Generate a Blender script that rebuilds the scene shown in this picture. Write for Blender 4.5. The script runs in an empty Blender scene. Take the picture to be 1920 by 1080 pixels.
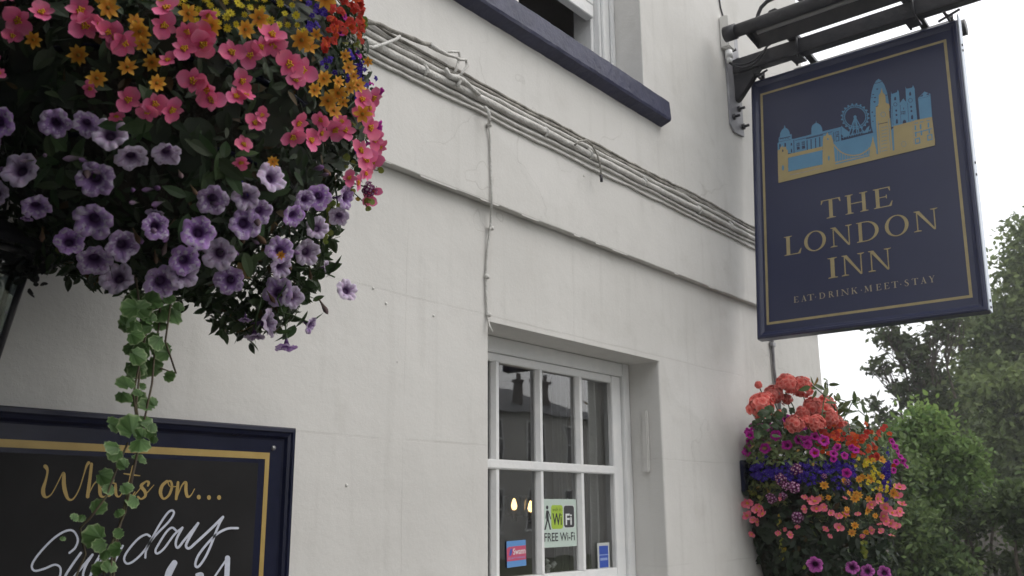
import bpy, bmesh, math, random
import numpy as np
from mathutils import Vector, Matrix, Quaternion
random.seed(7); rng = np.random.default_rng(7)
S = bpy.context.scene; COL = S.collection
PI = math.pi

# ---------------------------------------------------------------- camera, world, sun
CAMP = Vector((0, -2.0, 1.6)); FPX = 1721.9
CF = Vector((0.75576, 0.61098, 0.23564)); CS = Vector((0.62999, -0.77657, -0.00701)); CU = Vector((-0.17871, -0.15375, 0.97181))
cam = bpy.data.cameras.new('camera'); camo = bpy.data.objects.new('camera', cam); COL.objects.link(camo)
camo.matrix_world = Matrix(((CS.x, CU.x, -CF.x, CAMP.x), (CS.y, CU.y, -CF.y, CAMP.y), (CS.z, CU.z, -CF.z, CAMP.z), (0, 0, 0, 1)))
cam.sensor_width = 36; cam.lens = FPX / 1920 * 36; cam.clip_start = .05; cam.clip_end = 2000
cam.dof.use_dof = True; cam.dof.focus_distance = 2.7; cam.dof.aperture_fstop = 8
S.camera = camo
W = bpy.data.worlds.new('World'); S.world = W; W.use_nodes = True
wn = W.node_tree.nodes; wl = W.node_tree.links
bg = wn['Background']; bg.inputs['Strength'].default_value = .12
sky = wn.new('ShaderNodeTexSky'); sky.sky_type = 'NISHITA'; sky.sun_disc = False
SUN_EL, SUN_AZ = math.radians(52), math.radians(-62)      # azimuth from +X towards +Y
sky.sun_elevation = SUN_EL; sky.sun_rotation = PI/2 - SUN_AZ; sky.air_density = 1.0; sky.dust_density = 4
mixw = wn.new('ShaderNodeMix'); mixw.data_type = 'RGBA'; mixw.inputs[0].default_value = .8
wl.new(sky.outputs[0], mixw.inputs[6]); mixw.inputs[7].default_value = (11.2, 11.2, 11.3, 1)   # cloud deck
wl.new(mixw.outputs[2], bg.inputs[0])
sl = bpy.data.lights.new('sun', 'SUN'); sl.energy = .6; sl.angle = math.radians(50); sl.color = (1, .96, .9)
so = bpy.data.objects.new('sun', sl); COL.objects.link(so)
sd = Vector((math.cos(SUN_EL)*math.cos(SUN_AZ), math.cos(SUN_EL)*math.sin(SUN_AZ), math.sin(SUN_EL)))
so.rotation_euler = sd.to_track_quat('Z', 'Y').to_euler()
S.view_settings.view_transform = 'Standard'; S.view_settings.look = 'None'; S.view_settings.exposure = 0.44
S.view_settings.gamma = 1
S.cycles.max_bounces = 6; S.cycles.transparent_max_bounces = 16

# ---------------------------------------------------------------- helpers
def ray(px, py): return CF*FPX + CS*(px-960) - CU*(py-540)
def atY(px, py, Y): d = ray(px, py); return CAMP + d*((Y-CAMP.y)/d.y)
def atX(px, py, X): d = ray(px, py); return CAMP + d*((X-CAMP.x)/d.x)
def atD(px, py, D): return CAMP + ray(px, py).normalized()*D

def setp(o, label=None, cat=None, group=None, kind=None):
    if label: o['label'] = label
    if cat: o['category'] = cat
    if group: o['group'] = group
    if kind: o['kind'] = kind
    return o
def thing(name, label, cat, loc=(0, 0, 0), group=None):
    o = bpy.data.objects.new(name, None); COL.objects.link(o); o.location = loc; o.empty_display_size = .1
    return setp(o, label, cat, group)
def link(name, me, parent=None, loc=None, rot=None, scale=None):
    """place an object whose loc is given in WORLD space; parents here are never rotated"""
    o = bpy.data.objects.new(name, me); COL.objects.link(o)
    off = Vector((0, 0, 0))
    if parent:
        o.parent = parent; p = parent
        while p: off += p.location; p = p.parent
    o.location = (Vector(loc) if loc is not None else Vector((0, 0, 0))) - off
    if rot is not None: o.rotation_mode = 'QUATERNION'; o.rotation_quaternion = rot
    if scale is not None: o.scale = scale if hasattr(scale, '__len__') else (scale,)*3
    return o

def mat(name, base, rough=.6, noise=0, nscale=5, base2=None, metal=0, bump=0, bscale=30, spec=.5, coat=0, emit=None):
    m = bpy.data.materials.new(name); m.use_nodes = True; N = m.node_tree.nodes; L = m.node_tree.links
    b = N['Principled BSDF']; b.inputs['Base Color'].default_value = (*base, 1); b.inputs['Roughness'].default_value = rough
    b.inputs['Metallic'].default_value = metal; b.inputs['Specular IOR Level'].default_value = spec
    if coat: b.inputs['Coat Weight'].default_value = coat; b.inputs['Coat Roughness'].default_value = .15
    if base2 is not None or bump:
        tc = N.new('ShaderNodeTexCoord')
    if base2 is not None:
        n = N.new('ShaderNodeTexNoise'); n.inputs['Scale'].default_value = nscale; n.inputs['Detail'].default_value = 6
        L.new(tc.outputs['Object'], n.inputs['Vector'])
        r = N.new('ShaderNodeValToRGB'); r.color_ramp.elements[0].position = .35; r.color_ramp.elements[1].position = .7
        r.color_ramp.elements[0].color = (*base, 1); r.color_ramp.elements[1].color = (*base2, 1)
        L.new(n.outputs[0], r.inputs[0]); L.new(r.outputs[0], b.inputs['Base Color'])
    if bump:
        n2 = N.new('ShaderNodeTexNoise'); n2.inputs['Scale'].default_value = bscale; n2.inputs['Detail'].default_value = 5
        L.new(tc.outputs['Object'], n2.inputs['Vector'])
        bp = N.new('ShaderNodeBump'); bp.inputs['Strength'].default_value = bump; bp.inputs['Distance'].default_value = .01
        L.new(n2.outputs[0], bp.inputs['Height']); L.new(bp.outputs[0], b.inputs['Normal'])
    if emit: b.inputs['Emission Color'].default_value = (*emit[0], 1); b.inputs['Emission Strength'].default_value = emit[1]
    return m

def colmat(name, rough=.5, trans=.3, spec=.3, speckle=None):
    """petals and leaves: their own colour from the mesh's Col attribute, part translucent"""
    m = bpy.data.materials.new(name); m.use_nodes = True; N = m.node_tree.nodes; L = m.node_tree.links
    b = N['Principled BSDF']; b.inputs['Roughness'].default_value = rough; b.inputs['Specular IOR Level'].default_value = spec
    a = N.new('ShaderNodeAttribute'); a.attribute_name = 'Col'; c = a.outputs['Color']
    oi = N.new('ShaderNodeObjectInfo')
    hs = N.new('ShaderNodeHueSaturation'); mr = N.new('ShaderNodeMapRange')
    mr.inputs['To Min'].default_value = .8; mr.inputs['To Max'].default_value = 1.15
    L.new(oi.outputs['Random'], mr.inputs[0]); L.new(mr.outputs[0], hs.inputs['Value']); L.new(c, hs.inputs['Color']); c = hs.outputs[0]
    if speckle:
        tc = N.new('ShaderNodeTexCoord'); n = N.new('ShaderNodeTexNoise'); n.inputs['Scale'].default_value = 9; n.inputs['Detail'].default_value = 4
        n.noise_dimensions = '4D'; L.new(oi.outputs['Random'], n.inputs['W'])
        ml = N.new('ShaderNodeMath'); ml.operation = 'MULTIPLY'; ml.inputs[1].default_value = 40; L.new(oi.outputs['Random'], ml.inputs[0]); L.new(ml.outputs[0], n.inputs['W'])
        L.new(tc.outputs['Object'], n.inputs['Vector'])
        r = N.new('ShaderNodeValToRGB'); r.color_ramp.elements[0].position = .50; r.color_ramp.elements[1].position = .60
        L.new(n.outputs[0], r.inputs[0]); mx = N.new('ShaderNodeMix'); mx.data_type = 'RGBA'
        mm = N.new('ShaderNodeMath'); mm.operation = 'MULTIPLY'; L.new(r.outputs[0], mm.inputs[0]); L.new(a.outputs['Alpha'], mm.inputs[1])
        L.new(mm.outputs[0], mx.inputs[0]); L.new(c, mx.inputs[6]); mx.inputs[7].default_value = (*speckle, 1); c = mx.outputs[2]
    L.new(c, b.inputs['Base Color'])
    t = N.new('ShaderNodeBsdfTranslucent'); L.new(c, t.inputs['Color'])
    ms = N.new('ShaderNodeMixShader'); ms.inputs[0].default_value = trans
    L.new(b.outputs[0], ms.inputs[1]); L.new(t.outputs[0], ms.inputs[2]); L.new(ms.outputs[0], N['Material Output'].inputs[0])
    return m

class MB:
    """mesh builder: verts, faces, material slots, vertex colours"""
    def __init__(s): s.v = []; s.f = []; s.mi = []; s.c = []; s.mats = []; s.cm = 0; s.cc = (1, 1, 1, 1); s.sm = []; s.smooth = False
    def m(s, mt):
        if mt not in s.mats: s.mats.append(mt)
        s.cm = s.mats.index(mt); return s
    def add(s, vs, fs, c=None):
        n = len(s.v); s.v += [tuple(v) for v in vs]; s.c += [c or s.cc]*len(vs) if not isinstance(c, list) else c
        for f in fs: s.f.append([i+n for i in f]); s.mi.append(s.cm); s.sm.append(s.smooth)
    def box(s, a, b):
        x0, y0, z0 = a; x1, y1, z1 = b
        s.add([(x0, y0, z0), (x1, y0, z0), (x1, y1, z0), (x0, y1, z0), (x0, y0, z1), (x1, y0, z1), (x1, y1, z1), (x0, y1, z1)],
              [(0, 3, 2, 1), (4, 5, 6, 7), (0, 1, 5, 4), (1, 2, 6, 5), (2, 3, 7, 6), (3, 0, 4, 7)])
    def tube(s, pts, r, n=8, cap=True):
        pts = [Vector(p) for p in pts]; rs = r if hasattr(r, '__len__') else [r]*len(pts)
        vs = []; fs = []; up = None
        for i, p in enumerate(pts):
            t = (pts[min(i+1, len(pts)-1)] - pts[max(i-1, 0)]).normalized()
            if up is None:
                up = t.orthogonal().normalized()
            up = (up - t*up.dot(t)).normalized(); w = t.cross(up)
            for k in range(n):
                a = 2*PI*k/n; vs.append(p + (up*math.cos(a) + w*math.sin(a))*rs[i])
        for i in range(len(pts)-1):
            for k in range(n):
                k2 = (k+1) % n; fs.append((i*n+k, i*n+k2, (i+1)*n+k2, (i+1)*n+k))
        if cap: fs.append(tuple(range(n-1, -1, -1))); fs.append(tuple(range((len(pts)-1)*n, len(pts)*n)))
        sm = s.smooth; s.smooth = True; s.add(vs, fs); s.smooth = sm
    def cyl(s, a, b, r, n=16): s.tube([a, b], r, n)
    def bar(s, a, b, w, h, up=(0, 0, 1)):
        a = Vector(a); b = Vector(b); t = (b-a).normalized(); u = Vector(up); u = (u - t*u.dot(t)).normalized(); x = t.cross(u)
        vs = [p + x*i*w/2 + u*j*h/2 for p in (a, b) for i, j in ((-1, -1), (1, -1), (1, 1), (-1, 1))]
        s.add(vs, [(0, 1, 2, 3), (7, 6, 5, 4), (0, 4, 5, 1), (1, 5, 6, 2), (2, 6, 7, 3), (3, 7, 4, 0)])
    def lathe(s, prof, c=(0, 0, 0), n=24, a0=0, a1=2*PI):
        vs = []; fs = []
        full = abs(a1-a0-2*PI) < 1e-6; m = n if full else n+1
        for r, z in prof:
            for k in range(m):
                a = a0+(a1-a0)*k/n; vs.append((c[0]+r*math.cos(a), c[1]+r*math.sin(a), c[2]+z))
        for i in range(len(prof)-1):
            for k in range(n):
                k2 = (k+1) % m; fs.append((i*m+k, i*m+k2, (i+1)*m+k2, (i+1)*m+k))
        sm = s.smooth; s.smooth = True; s.add(vs, fs); s.smooth = sm
    def build(s, name, parent=None, label=None, cat=None, group=None, kind=None, loc=None, bevel=0, bseg=2, mesh_only=False):
        me = bpy.data.meshes.new(name)
        me.from_pydata(s.v, [], s.f)
        for m_ in s.mats: me.materials.append(m_)
        me.polygons.foreach_set('material_index', s.mi); me.polygons.foreach_set('use_smooth', s.sm)
        ca = me.color_attributes.new('Col', 'FLOAT_COLOR', 'POINT')
        ca.data.foreach_set('color', np.array([x if len(x) == 4 else (*x, 1) for x in s.c], dtype='f').ravel())
        me.update()
        if mesh_only: return me
        if bevel:
            bm = bmesh.new(); bm.from_mesh(me); bmesh.ops.remove_doubles(bm, verts=bm.verts, dist=1e-5)
            es = [e for e in bm.edges if len(e.link_faces) == 2 and e.calc_face_angle(0) > .6]
            bmesh.ops.bevel(bm, geom=es, offset=bevel, segments=bseg, affect='EDGES', clamp_overlap=True)
            bm.to_mesh(me); bm.free()
        if loc is not None:
            me.transform(Matrix.Translation(-Vector(loc)))
        o = link(name, me, parent, loc if loc is not None else (0, 0, 0))
        return setp(o, label, cat, group, kind)

def shape_tool(frame, z0=0.0):
    """flat painted shapes on a plane: frame = (origin, right, up, normal); each next shape is a hair prouder"""
    O, R_, U_, N_ = frame
    st = {'z': z0}
    def put(mb, pts, mt):
        st['z'] += .00002
        mb.m(mt)
        v = [Vector((p[0], p[1], 0)) for p in pts]
        from mathutils.geometry import tessellate_polygon
        tris = tessellate_polygon([v])
        P = [O + R_*p[0] + U_*p[1] + N_*st['z'] for p in pts]
        fs = []
        for t in tris:
            a, b, c = (P[i] for i in t)
            n = (b-a).cross(c-a)
            if n.length < 1e-12: continue
            fs.append(t if n.dot(N_) > 0 else (t[0], t[2], t[1]))
        mb.add(P, fs)
    put.state = st
    return put

def ribbon(pts, n=8):
    """Catmull-Rom stroke (x, y, width) -> list of outline polygons (short quads strip as one polygon pair)"""
    P = [Vector(p) for p in pts]; P = [2*P[0]-P[1]] + P + [2*P[-1]-P[-2]]
    out = []
    for i in range(1, len(P)-2):
        for k in range(n):
            t = k/n
            out.append(.5*((2*P[i]) + (P[i+1]-P[i-1])*t + (2*P[i-1]-5*P[i]+4*P[i+1]-P[i+2])*t*t + (3*P[i]-P[i-1]-3*P[i+1]+P[i+2])*t**3))
    out.append(P[-2])
    L = []; Rr = []
    for i, p in enumerate(out):
        d = (out[min(i+1, len(out)-1)] - out[max(i-1, 0)]); d = Vector((d.x, d.y)); d = d.normalized() if d.length > 0 else Vector((1, 0))
        nrm = Vector((-d.y, d.x)); w = max(p.z, .001)/2
        L.append((p.x+nrm.x*w, p.y+nrm.y*w)); Rr.append((p.x-nrm.x*w, p.y-nrm.y*w))
    return L, Rr, out

def draw_ribbon(mb, put, mt, pts, cap=True, conv=None, n=8):
    cv = conv or (lambda p: p)
    L, R_, out = ribbon(pts, n)
    O = put.frame; put.state['z'] += .00002; z = put.state['z']
    mb.m(mt); vs = []; fs = []
    o, r, u, nn = O
    tr = lambda p: o + r*p[0] + u*p[1] + nn*z
    for a, b in zip(L, R_): vs += [tr(cv(a)), tr(cv(b))]
    for i in range(len(L)-1): fs.append((2*i, 2*i+1, 2*i+3, 2*i+2))
    mb.add(vs, fs)
    if cap:
        for e in (out[0], out[-1]):
            circ = [cv((e.x+math.cos(a*PI/5)*e.z/2, e.y+math.sin(a*PI/5)*e.z/2)) for a in range(10)]
            put(mb, circ, mt)
def mkput(frame, z0=0):
    p = shape_tool(frame, z0); p.frame = frame; return p

# ---------------------------------------------------------------- materials
def wall_material():
    m = bpy.data.materials.new('painted_render'); m.use_nodes = True; N = m.node_tree.nodes; L = m.node_tree.links
    b = N['Principled BSDF']; b.inputs['Roughness'].default_value = .75; b.inputs['Specular IOR Level'].default_value = .25
    tc = N.new('ShaderNodeTexCoord')
    def noise(sc, det=5, vec=None, rough=.5):
        n = N.new('ShaderNodeTexNoise'); n.inputs['Scale'].default_value = sc; n.inputs['Detail'].default_value = det; n.inputs['Roughness'].default_value = rough
        L.new(vec or tc.outputs['Object'], n.inputs['Vector']); return n.outputs[0]
    def math_(op, a, b_=None, c=None):
        x = N.new('ShaderNodeMath'); x.operation = op
        for i, v in enumerate((a, b_, c)):
            if v is None: continue
            if isinstance(v, (int, float)): x.inputs[i].default_value = v
            else: L.new(v, x.inputs[i])
        return x.outputs[0]
    def ramp(v, p0, c0, p1, c1):
        r = N.new('ShaderNodeValToRGB'); e = r.color_ramp.elements; e[0].position = p0; e[1].position = p1; e[0].color = c0; e[1].color = c1; L.new(v, r.inputs[0]); return r.outputs[0]
    def mixc(f, a, b_):
        x = N.new('ShaderNodeMix'); x.data_type = 'RGBA'
        if isinstance(f, (int, float)): x.inputs[0].default_value = f
        else: L.new(f, x.inputs[0])
        for i, v in ((6, a), (7, b_)):
            if isinstance(v, tuple): x.inputs[i].default_value = v
            else: L.new(v, x.inputs[i])
        return x.outputs[2]
    c = ramp(noise(1.3, 4), .3, (.59, .58, .552, 1), .75, (.665, .655, .628, 1))
    st = ramp(noise(4, 8, rough=.65), .55, (0, 0, 0, 1), .78, (1, 1, 1, 1))
    c = mixc(math_('MULTIPLY', st, .5), c, (.47, .455, .42, 1))
    # vertical drips
    mp = N.new('ShaderNodeMapping'); mp.inputs['Scale'].default_value = (9, 9, .7); L.new(tc.outputs['Object'], mp.inputs[0])
    dr = ramp(noise(2.2, 4, mp.outputs[0]), .55, (0, 0, 0, 1), .8, (1, 1, 1, 1))
    c = mixc(math_('MULTIPLY', dr, .30), c, (.42, .41, .38, 1))
    # small dark specks
    v = N.new('ShaderNodeTexVoronoi'); v.inputs['Scale'].default_value = 7; L.new(tc.outputs['Object'], v.inputs['Vector'])
    sp = math_('LESS_THAN', v.outputs['Distance'], .022)
    sp = math_('MULTIPLY', sp, math_('GREATER_THAN', noise(3, 2), .52))
    c = mixc(math_('MULTIPLY', sp, .45), c, (.13, .12, .11, 1))
    # scored joints of the render, faint
    sx = N.new('ShaderNodeSeparateXYZ'); L.new(tc.outputs['Object'], sx.inputs[0])
    wob = math_('MULTIPLY', math_('SUBTRACT', noise(3, 4), .5), .02)
    z = math_('ADD', sx.outputs['Z'], wob); x = math_('ADD', sx.outputs['X'], wob)
    zz = math_('ABSOLUTE', math_('SUBTRACT', math_('FRACT', math_('DIVIDE', math_('ADD', z, -1.81+.22), .44)), .5))
    jz = math_('LESS_THAN', zz, .0075)
    xx = math_('ABSOLUTE', math_('SUBTRACT', math_('FRACT', math_('DIVIDE', math_('ADD', x, -1.95+.45), .9)), .5))
    jx = math_('LESS_THAN', xx, .003)
    j = math_('MULTIPLY', math_('MAXIMUM', jz, jx), math_('LESS_THAN', sx.outputs['Z'], 2.6))
    j = math_('MULTIPLY', j, ramp(noise(1.7, 3), .42, (0, 0, 0, 1), .62, (1, 1, 1, 1)))
    c = mixc(math_('MULTIPLY', j, .22), c, (.36, .34, .31, 1))
    # hairline cracks, only in patches
    cr = math_('LESS_THAN', math_('ABSOLUTE', math_('SUBTRACT', noise(1.3, 4, rough=.5), .5)), .0016)
    cr = math_('MULTIPLY', cr, ramp(noise(.9, 2), .56, (0, 0, 0, 1), .66, (1, 1, 1, 1)))
    c = mixc(math_('MULTIPLY', cr, .28), c, (.27, .25, .22, 1))
    # patches of a later coat of paint
    pt = ramp(noise(.8, 3, rough=.4), .56, (0, 0, 0, 1), .575, (1, 1, 1, 1))
    c = mixc(math_('MULTIPLY', pt, .22), c, (.72, .71, .69, 1))
    L.new(c, b.inputs['Base Color'])
    h = math_('ADD', math_('MULTIPLY', noise(90, 3, rough=.6), .12), math_('MULTIPLY', noise(7, 3), .7))
    h = math_('ADD', h, math_('MULTIPLY', noise(2.2, 2), 2.2))
    h = math_('ADD', h, math_('MULTIPLY', noise(300, 2), .05))
    h = math_('SUBTRACT', h, math_('MULTIPLY', j, .25)); h = math_('SUBTRACT', h, math_('MULTIPLY', cr, .3)); h = math_('ADD', h, math_('MULTIPLY', pt, .12))
    bp = N.new('ShaderNodeBump'); bp.inputs['Strength'].default_value = .5; bp.inputs['Distance'].default_value = .012
    L.new(h, bp.inputs['Height']); L.new(bp.outputs[0], b.inputs['Normal'])
    return m
M = {}
M['wall'] = wall_material()
M['white'] = mat('white_gloss_paint', (.74, .75, .75), .35, base2=(.8, .8, .79), nscale=14, bump=.25, bscale=40)
M['cable'] = mat('painted_cable', (.52, .51, .48), .6, base2=(.66, .65, .62), nscale=30, bump=.6, bscale=120)
M['cable_dirty'] = mat('dirty_cable', (.17, .16, .14), .7, base2=(.42, .40, .36), nscale=24, bump=.6, bscale=90)
M['navy'] = mat('navy_masonry_paint', (.012, .015, .050), .5, base2=(.026, .029, .076), nscale=9, bump=.35, bscale=40)
M['navy_gloss'] = mat('navy_gloss_wood', (.005, .007, .024), .22, base2=(.009, .011, .032), nscale=12, bump=.1, bscale=20, spec=.22)
M['sign_navy'] = mat('sign_navy', (.013, .018, .058), .3, base2=(.019, .025, .068), nscale=2.5, bump=.03, bscale=6)
M['sign_edge'] = mat('sign_edge_metal', (.55, .6, .68), .35, metal=.3)
M['gold'] = mat('gold_paint', (.29, .235, .11), .5, base2=(.34, .28, .14), nscale=20)
M['gold_b'] = mat('gold_board_paint', (.36, .245, .06), .45, base2=(.42, .29, .08), nscale=20)
M['sblue'] = mat('sign_light_blue', (.075, .20, .33), .4, base2=(.085, .23, .37), nscale=12)
M['sgold'] = mat('sign_gold_fill', (.31, .25, .115), .4, base2=(.35, .28, .13), nscale=10)
M['board'] = mat('blackboard', (.010, .0095, .010), .6, base2=(.017, .0165, .017), nscale=6, spec=.15)
M['chalk'] = mat('chalk_pen', (.50, .53, .62), .6, base2=(.60, .63, .72), nscale=60)
M['iron'] = mat('black_iron', (.012, .013, .020), .42, base2=(.03, .028, .032), nscale=18, bump=.3, bscale=40)
M['plate'] = mat('worn_grey_plate', (.22, .22, .24), .5, base2=(.40, .40, .42), nscale=9, bump=.3, bscale=30)
M['steel'] = mat('steel', (.35, .35, .36), .4, metal=.8)
M['lead'] = mat('grey_conduit', (.20, .19, .20), .5, base2=(.33, .32, .33), nscale=30, metal=.2)
M['bark'] = mat('bark', (.05, .04, .03), .9, base2=(.11, .09, .07), nscale=20, bump=.8, bscale=30)
M['stem'] = mat('stem', (.07, .045, .03), .7, base2=(.10, .09, .04), nscale=40)
M['gstem'] = mat('green_stem', (.05, .09, .03), .6)
M['moss'] = mat('moss', (.016, .02, .010), .95, base2=(.035, .03, .018), nscale=30, bump=1, bscale=60)
M['leaf'] = colmat('leaf', .5, .25, .35)
M['tleaf'] = colmat('tree_leaf', .6, .42, .2)
M['petal'] = colmat('petal', .6, .3, .15)
M['petal_s'] = colmat('speckled_petal', .6, .28, .15, speckle=(.72, .64, .80))
def glass_mat(name, ior=1.52, tint=(.88, .9, .9), boost=3.0):
    m = bpy.data.materials.new(name); m.use_nodes = True; N = m.node_tree.nodes; L = m.node_tree.links
    N.remove(N['Principled BSDF'])
    t = N.new('ShaderNodeBsdfTransparent'); t.inputs[0].default_value = (*tint, 1)
    g = N.new('ShaderNodeBsdfGlossy'); g.inputs['Roughness'].default_value = .01
    fr = N.new('ShaderNodeFresnel'); fr.inputs[0].default_value = ior
    mm = N.new('ShaderNodeMath'); mm.operation = 'MULTIPLY'; mm.inputs[1].default_value = boost; mm.use_clamp = True
    tc = N.new('ShaderNodeTexCoord'); n = N.new('ShaderNodeTexNoise'); n.inputs['Scale'].default_value = 5; n.inputs['Detail'].default_value = 1
    L.new(tc.outputs['Object'], n.inputs['Vector'])
    bp = N.new('ShaderNodeBump'); bp.inputs['Strength'].default_value = .05; bp.inputs['Distance'].default_value = .01
    L.new(n.outputs[0], bp.inputs['Height']); L.new(bp.outputs[0], g.inputs['Normal'])
    ms = N.new('ShaderNodeMixShader'); L.new(fr.outputs[0], mm.inputs[0]); L.new(mm.outputs[0], ms.inputs[0])
    L.new(t.outputs[0], ms.inputs[1]); L.new(g.outputs[0], ms.inputs[2]); L.new(ms.outputs[0], N['Material Output'].inputs[0])
    return m
M['glass'] = glass_mat('window_glass')
M['lglass'] = glass_mat('lantern_glass', 1.45, (.5, .56, .58), 1.0)
M['curtain'] = mat('curtain', (.62, .62, .60), .9, base2=(.72, .72, .69), nscale=8, bump=.3, bscale=60)
M['wood_dark'] = mat('dark_wood', (.05, .035, .025), .5, base2=(.09, .06, .04), nscale=10)
M['room'] = mat('room_paint', (.30, .27, .25), .8, base2=(.36, .33, .30), nscale=3)
# ---------------------------------------------------------------- setting: ground
def sheet(name, x0, y0, x1, y1, z, m_, n=1):
    b = MB(); b.m(m_); b.add([(x0, y0, z), (x1, y0, z), (x1, y1, z), (x0, y1, z)], [(0, 1, 2, 3)])
    return b.build(name, kind='structure')
sheet('ground', -98, -98, 128, 98, -.13, mat('grass_ground', (.05, .07, .025), .95, base2=(.08, .09, .04), nscale=.6, bump=.6, bscale=4))
b = MB(); b.m(mat('paving', (.12, .115, .105), .85, base2=(.16, .15, .135), nscale=3, bump=.4, bscale=30)); b.box((-30, -3.2, -.3), (9.5, 0, 0)); b.build('pavement', kind='structure')
b = MB(); b.m(mat('kerb_stone', (.3, .29, .28), .8, base2=(.36, .35, .34), nscale=9, bump=.4, bscale=30)); b.box((-30, -3.35, -.3), (9.5, -3.202, .004)); b.build('kerb', kind='structure')
sheet('road', -97, -8, 127, -3.35, -.122, mat('asphalt', (.045, .045, .047), .9, base2=(.065, .065, .066), nscale=40, bump=.5, bscale=120))

# ---------------------------------------------------------------- pub building
ZC = 2.647; UY = -.035
pub = thing('public_house', 'cream painted rendered pub wall with recessed white sash windows and a navy sill', 'building', (2, 0, 0))
def solid(name, boxes_add, cuts, m_, parent, bev=.007, jag=None):
    b = MB(); b.m(m_); b.box(*boxes_add); base = b.build('tmp')
    mods = []
    for c0, c1 in cuts:
        cb = MB(); cb.box(c0, c1); co = cb.build('cut'); mods.append(co)
        md = base.modifiers.new('b', 'BOOLEAN'); md.operation = 'DIFFERENCE'; md.object = co; md.solver = 'EXACT'
    bv = base.modifiers.new('v', 'BEVEL'); bv.width = bev; bv.segments = 3; bv.limit_method = 'ANGLE'; bv.angle_limit = .6
    dg = bpy.context.evaluated_depsgraph_get(); dg.update()
    me = bpy.data.meshes.new_from_object(base.evaluated_get(dg)); me.name = name
    for o in [base]+mods: bpy.data.objects.remove(o)
    return link(name, me, parent)
LX0, LX1, LZ0, LZ1 = 2.345, 3.488, 1.27, 2.229
solid('lower_wall', ((-3.5, 0, -.2), (5.415, 6, ZC)), [((LX0, -.5, LZ0), (LX1, .5, LZ1)), ((.6, .32, .1), (5.1, 4.2, 2.55))], M['wall'], pub)
UX0, UX1, UZ0 = 1.9, 3.402, 3.40
solid('upper_wall', ((-3.5, UY, ZC), (5.443, 6.03, 8.2)), [((UX0, -.5, UZ0), (UX1, .5, 5.4)), ((.6, .32, 2.9), (5.1, 4.2, 5.6))], M['wall'], pub, .0035)
# ragged drip edge under the string course (paint and mortar build-up)
b = MB(); b.m(M['wall']); x = -3.4; vs = []
while x < 5.42:
    h_ = random.choice((.0008, .0015, .003, .006)); y_ = UY+random.uniform(.007, .011)
    for x_ in (x, min(x+random.uniform(.02, .12), 5.42)): vs += [(x_, UY+.001, ZC+.003), (x_, UY+.001, ZC-h_), (x_, y_, ZC-h_*.8), (x_, y_, ZC+.003)]
    x = x_+.006
n_ = len(vs)//4; b.add(vs, [(i*4+k, i*4+4+k, i*4+4+(k+1) % 4, i*4+(k+1) % 4) for i in range(n_-1) for k in range(4)])
b.build('string_course_edge', pub)
b = MB(); b.m(mat('slate_roof', (.07, .07, .08), .7, base2=(.1, .1, .11), nscale=4)); b.box((-3.8, -.4, 8.203), (5.8, 6.4, 8.5)); b.build('roof', pub)
# interior finishes, seen darkly through the panes
b = MB(); b.m(M['room']); b.box((.61, 4.1, .12), (5.09, 4.19, 2.54)); b.box((.61, .33, .101), (5.09, 4.09, .15)); b.box((.61, .33, 2.50), (5.09, 4.09, 2.545))
b.box((5.0, .33, .16), (5.09, 4.08, 2.49)); b.box((.61, .33, 2.91), (5.09, 4.19, 2.96)); b.box((.61, 4.1, 2.97), (5.09, 4.19, 5.5)); b.box((.61, .33, 5.5), (5.09, 4.19, 5.59)); b.box((5.0, .33, 2.97), (5.09, 4.08, 5.49))
b.build('room_lining', pub)
# navy sill of the upper window
b = MB(); b.m(M['navy']); SX0, SX1 = 1.85, 3.545; f0 = UY-.056
nx = 46; prof = [(UY+.1, 3.338), (UY-.004, 3.334), (f0+.004, 3.350), (f0, 3.362), (f0+.004, 3.446), (f0+.016, 3.457), (.13, 3.478)]
vs = []; fs = []
for i in range(nx+1):
    x = SX0+(SX1-SX0)*i/nx
    for k, (yy, zz) in enumerate(prof):
        j = 0 if k in (0, 6) else 1
        vs.append((x, yy+j*random.uniform(-.001, .001), zz+j*random.uniform(-.0012, .0012)))
P_ = len(prof)
for i in range(nx):
    for k in range(P_-1): fs.append((i*P_+k, (i+1)*P_+k, (i+1)*P_+k+1, i*P_+k+1))
fs.append(tuple(nx*P_+k for k in range(P_))); fs.append(tuple(k for k in range(P_-1, -1, -1)))
b.add(vs, fs); b.build('window_sill', pub, label='navy blue painted sill')

# lower sash window (Y about .165): frame > glazing bars, panes
WY = .165
def pane(x0, x1, z0, z1, Y, parent, name='pane'):
    g = MB(); g.m(M['glass']); g.add([(x0, Y, z0), (x1, Y, z0), (x1, Y, z1), (x0, Y, z1)], [(0, 1, 2, 3)]); return g.build(name, parent)
fr = MB(); fr.m(M['white'])
fr.box((2.346, WY-.012, 1.272), (2.385, WY+.07, 2.228)); fr.box((3.436, WY-.012, 1.272), (3.487, WY+.07, 2.228))    # outer jambs
fr.box((2.386, WY-.010, 2.170), (3.435, WY+.07, 2.2275)); fr.box((2.386, WY-.02, 1.272), (3.435, WY+.07, 1.325))
fr.box((3.364, WY+.004, 1.326), (3.4355, WY+.05, 2.169)); fr.box((2.3855, WY+.004, 1.326), (2.405, WY+.05, 2.169))
fr.box((2.4055, WY+.004, 2.138), (3.3635, WY+.05, 2.169)); fr.box((2.4055, WY+.002, 1.326), (3.3635, WY+.05, 1.368))
lwin = fr.build('lower_window', pub, bevel=.003)
vb = [(2.573, 2.609), (2.839, 2.873), (3.108, 3.146)]
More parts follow.
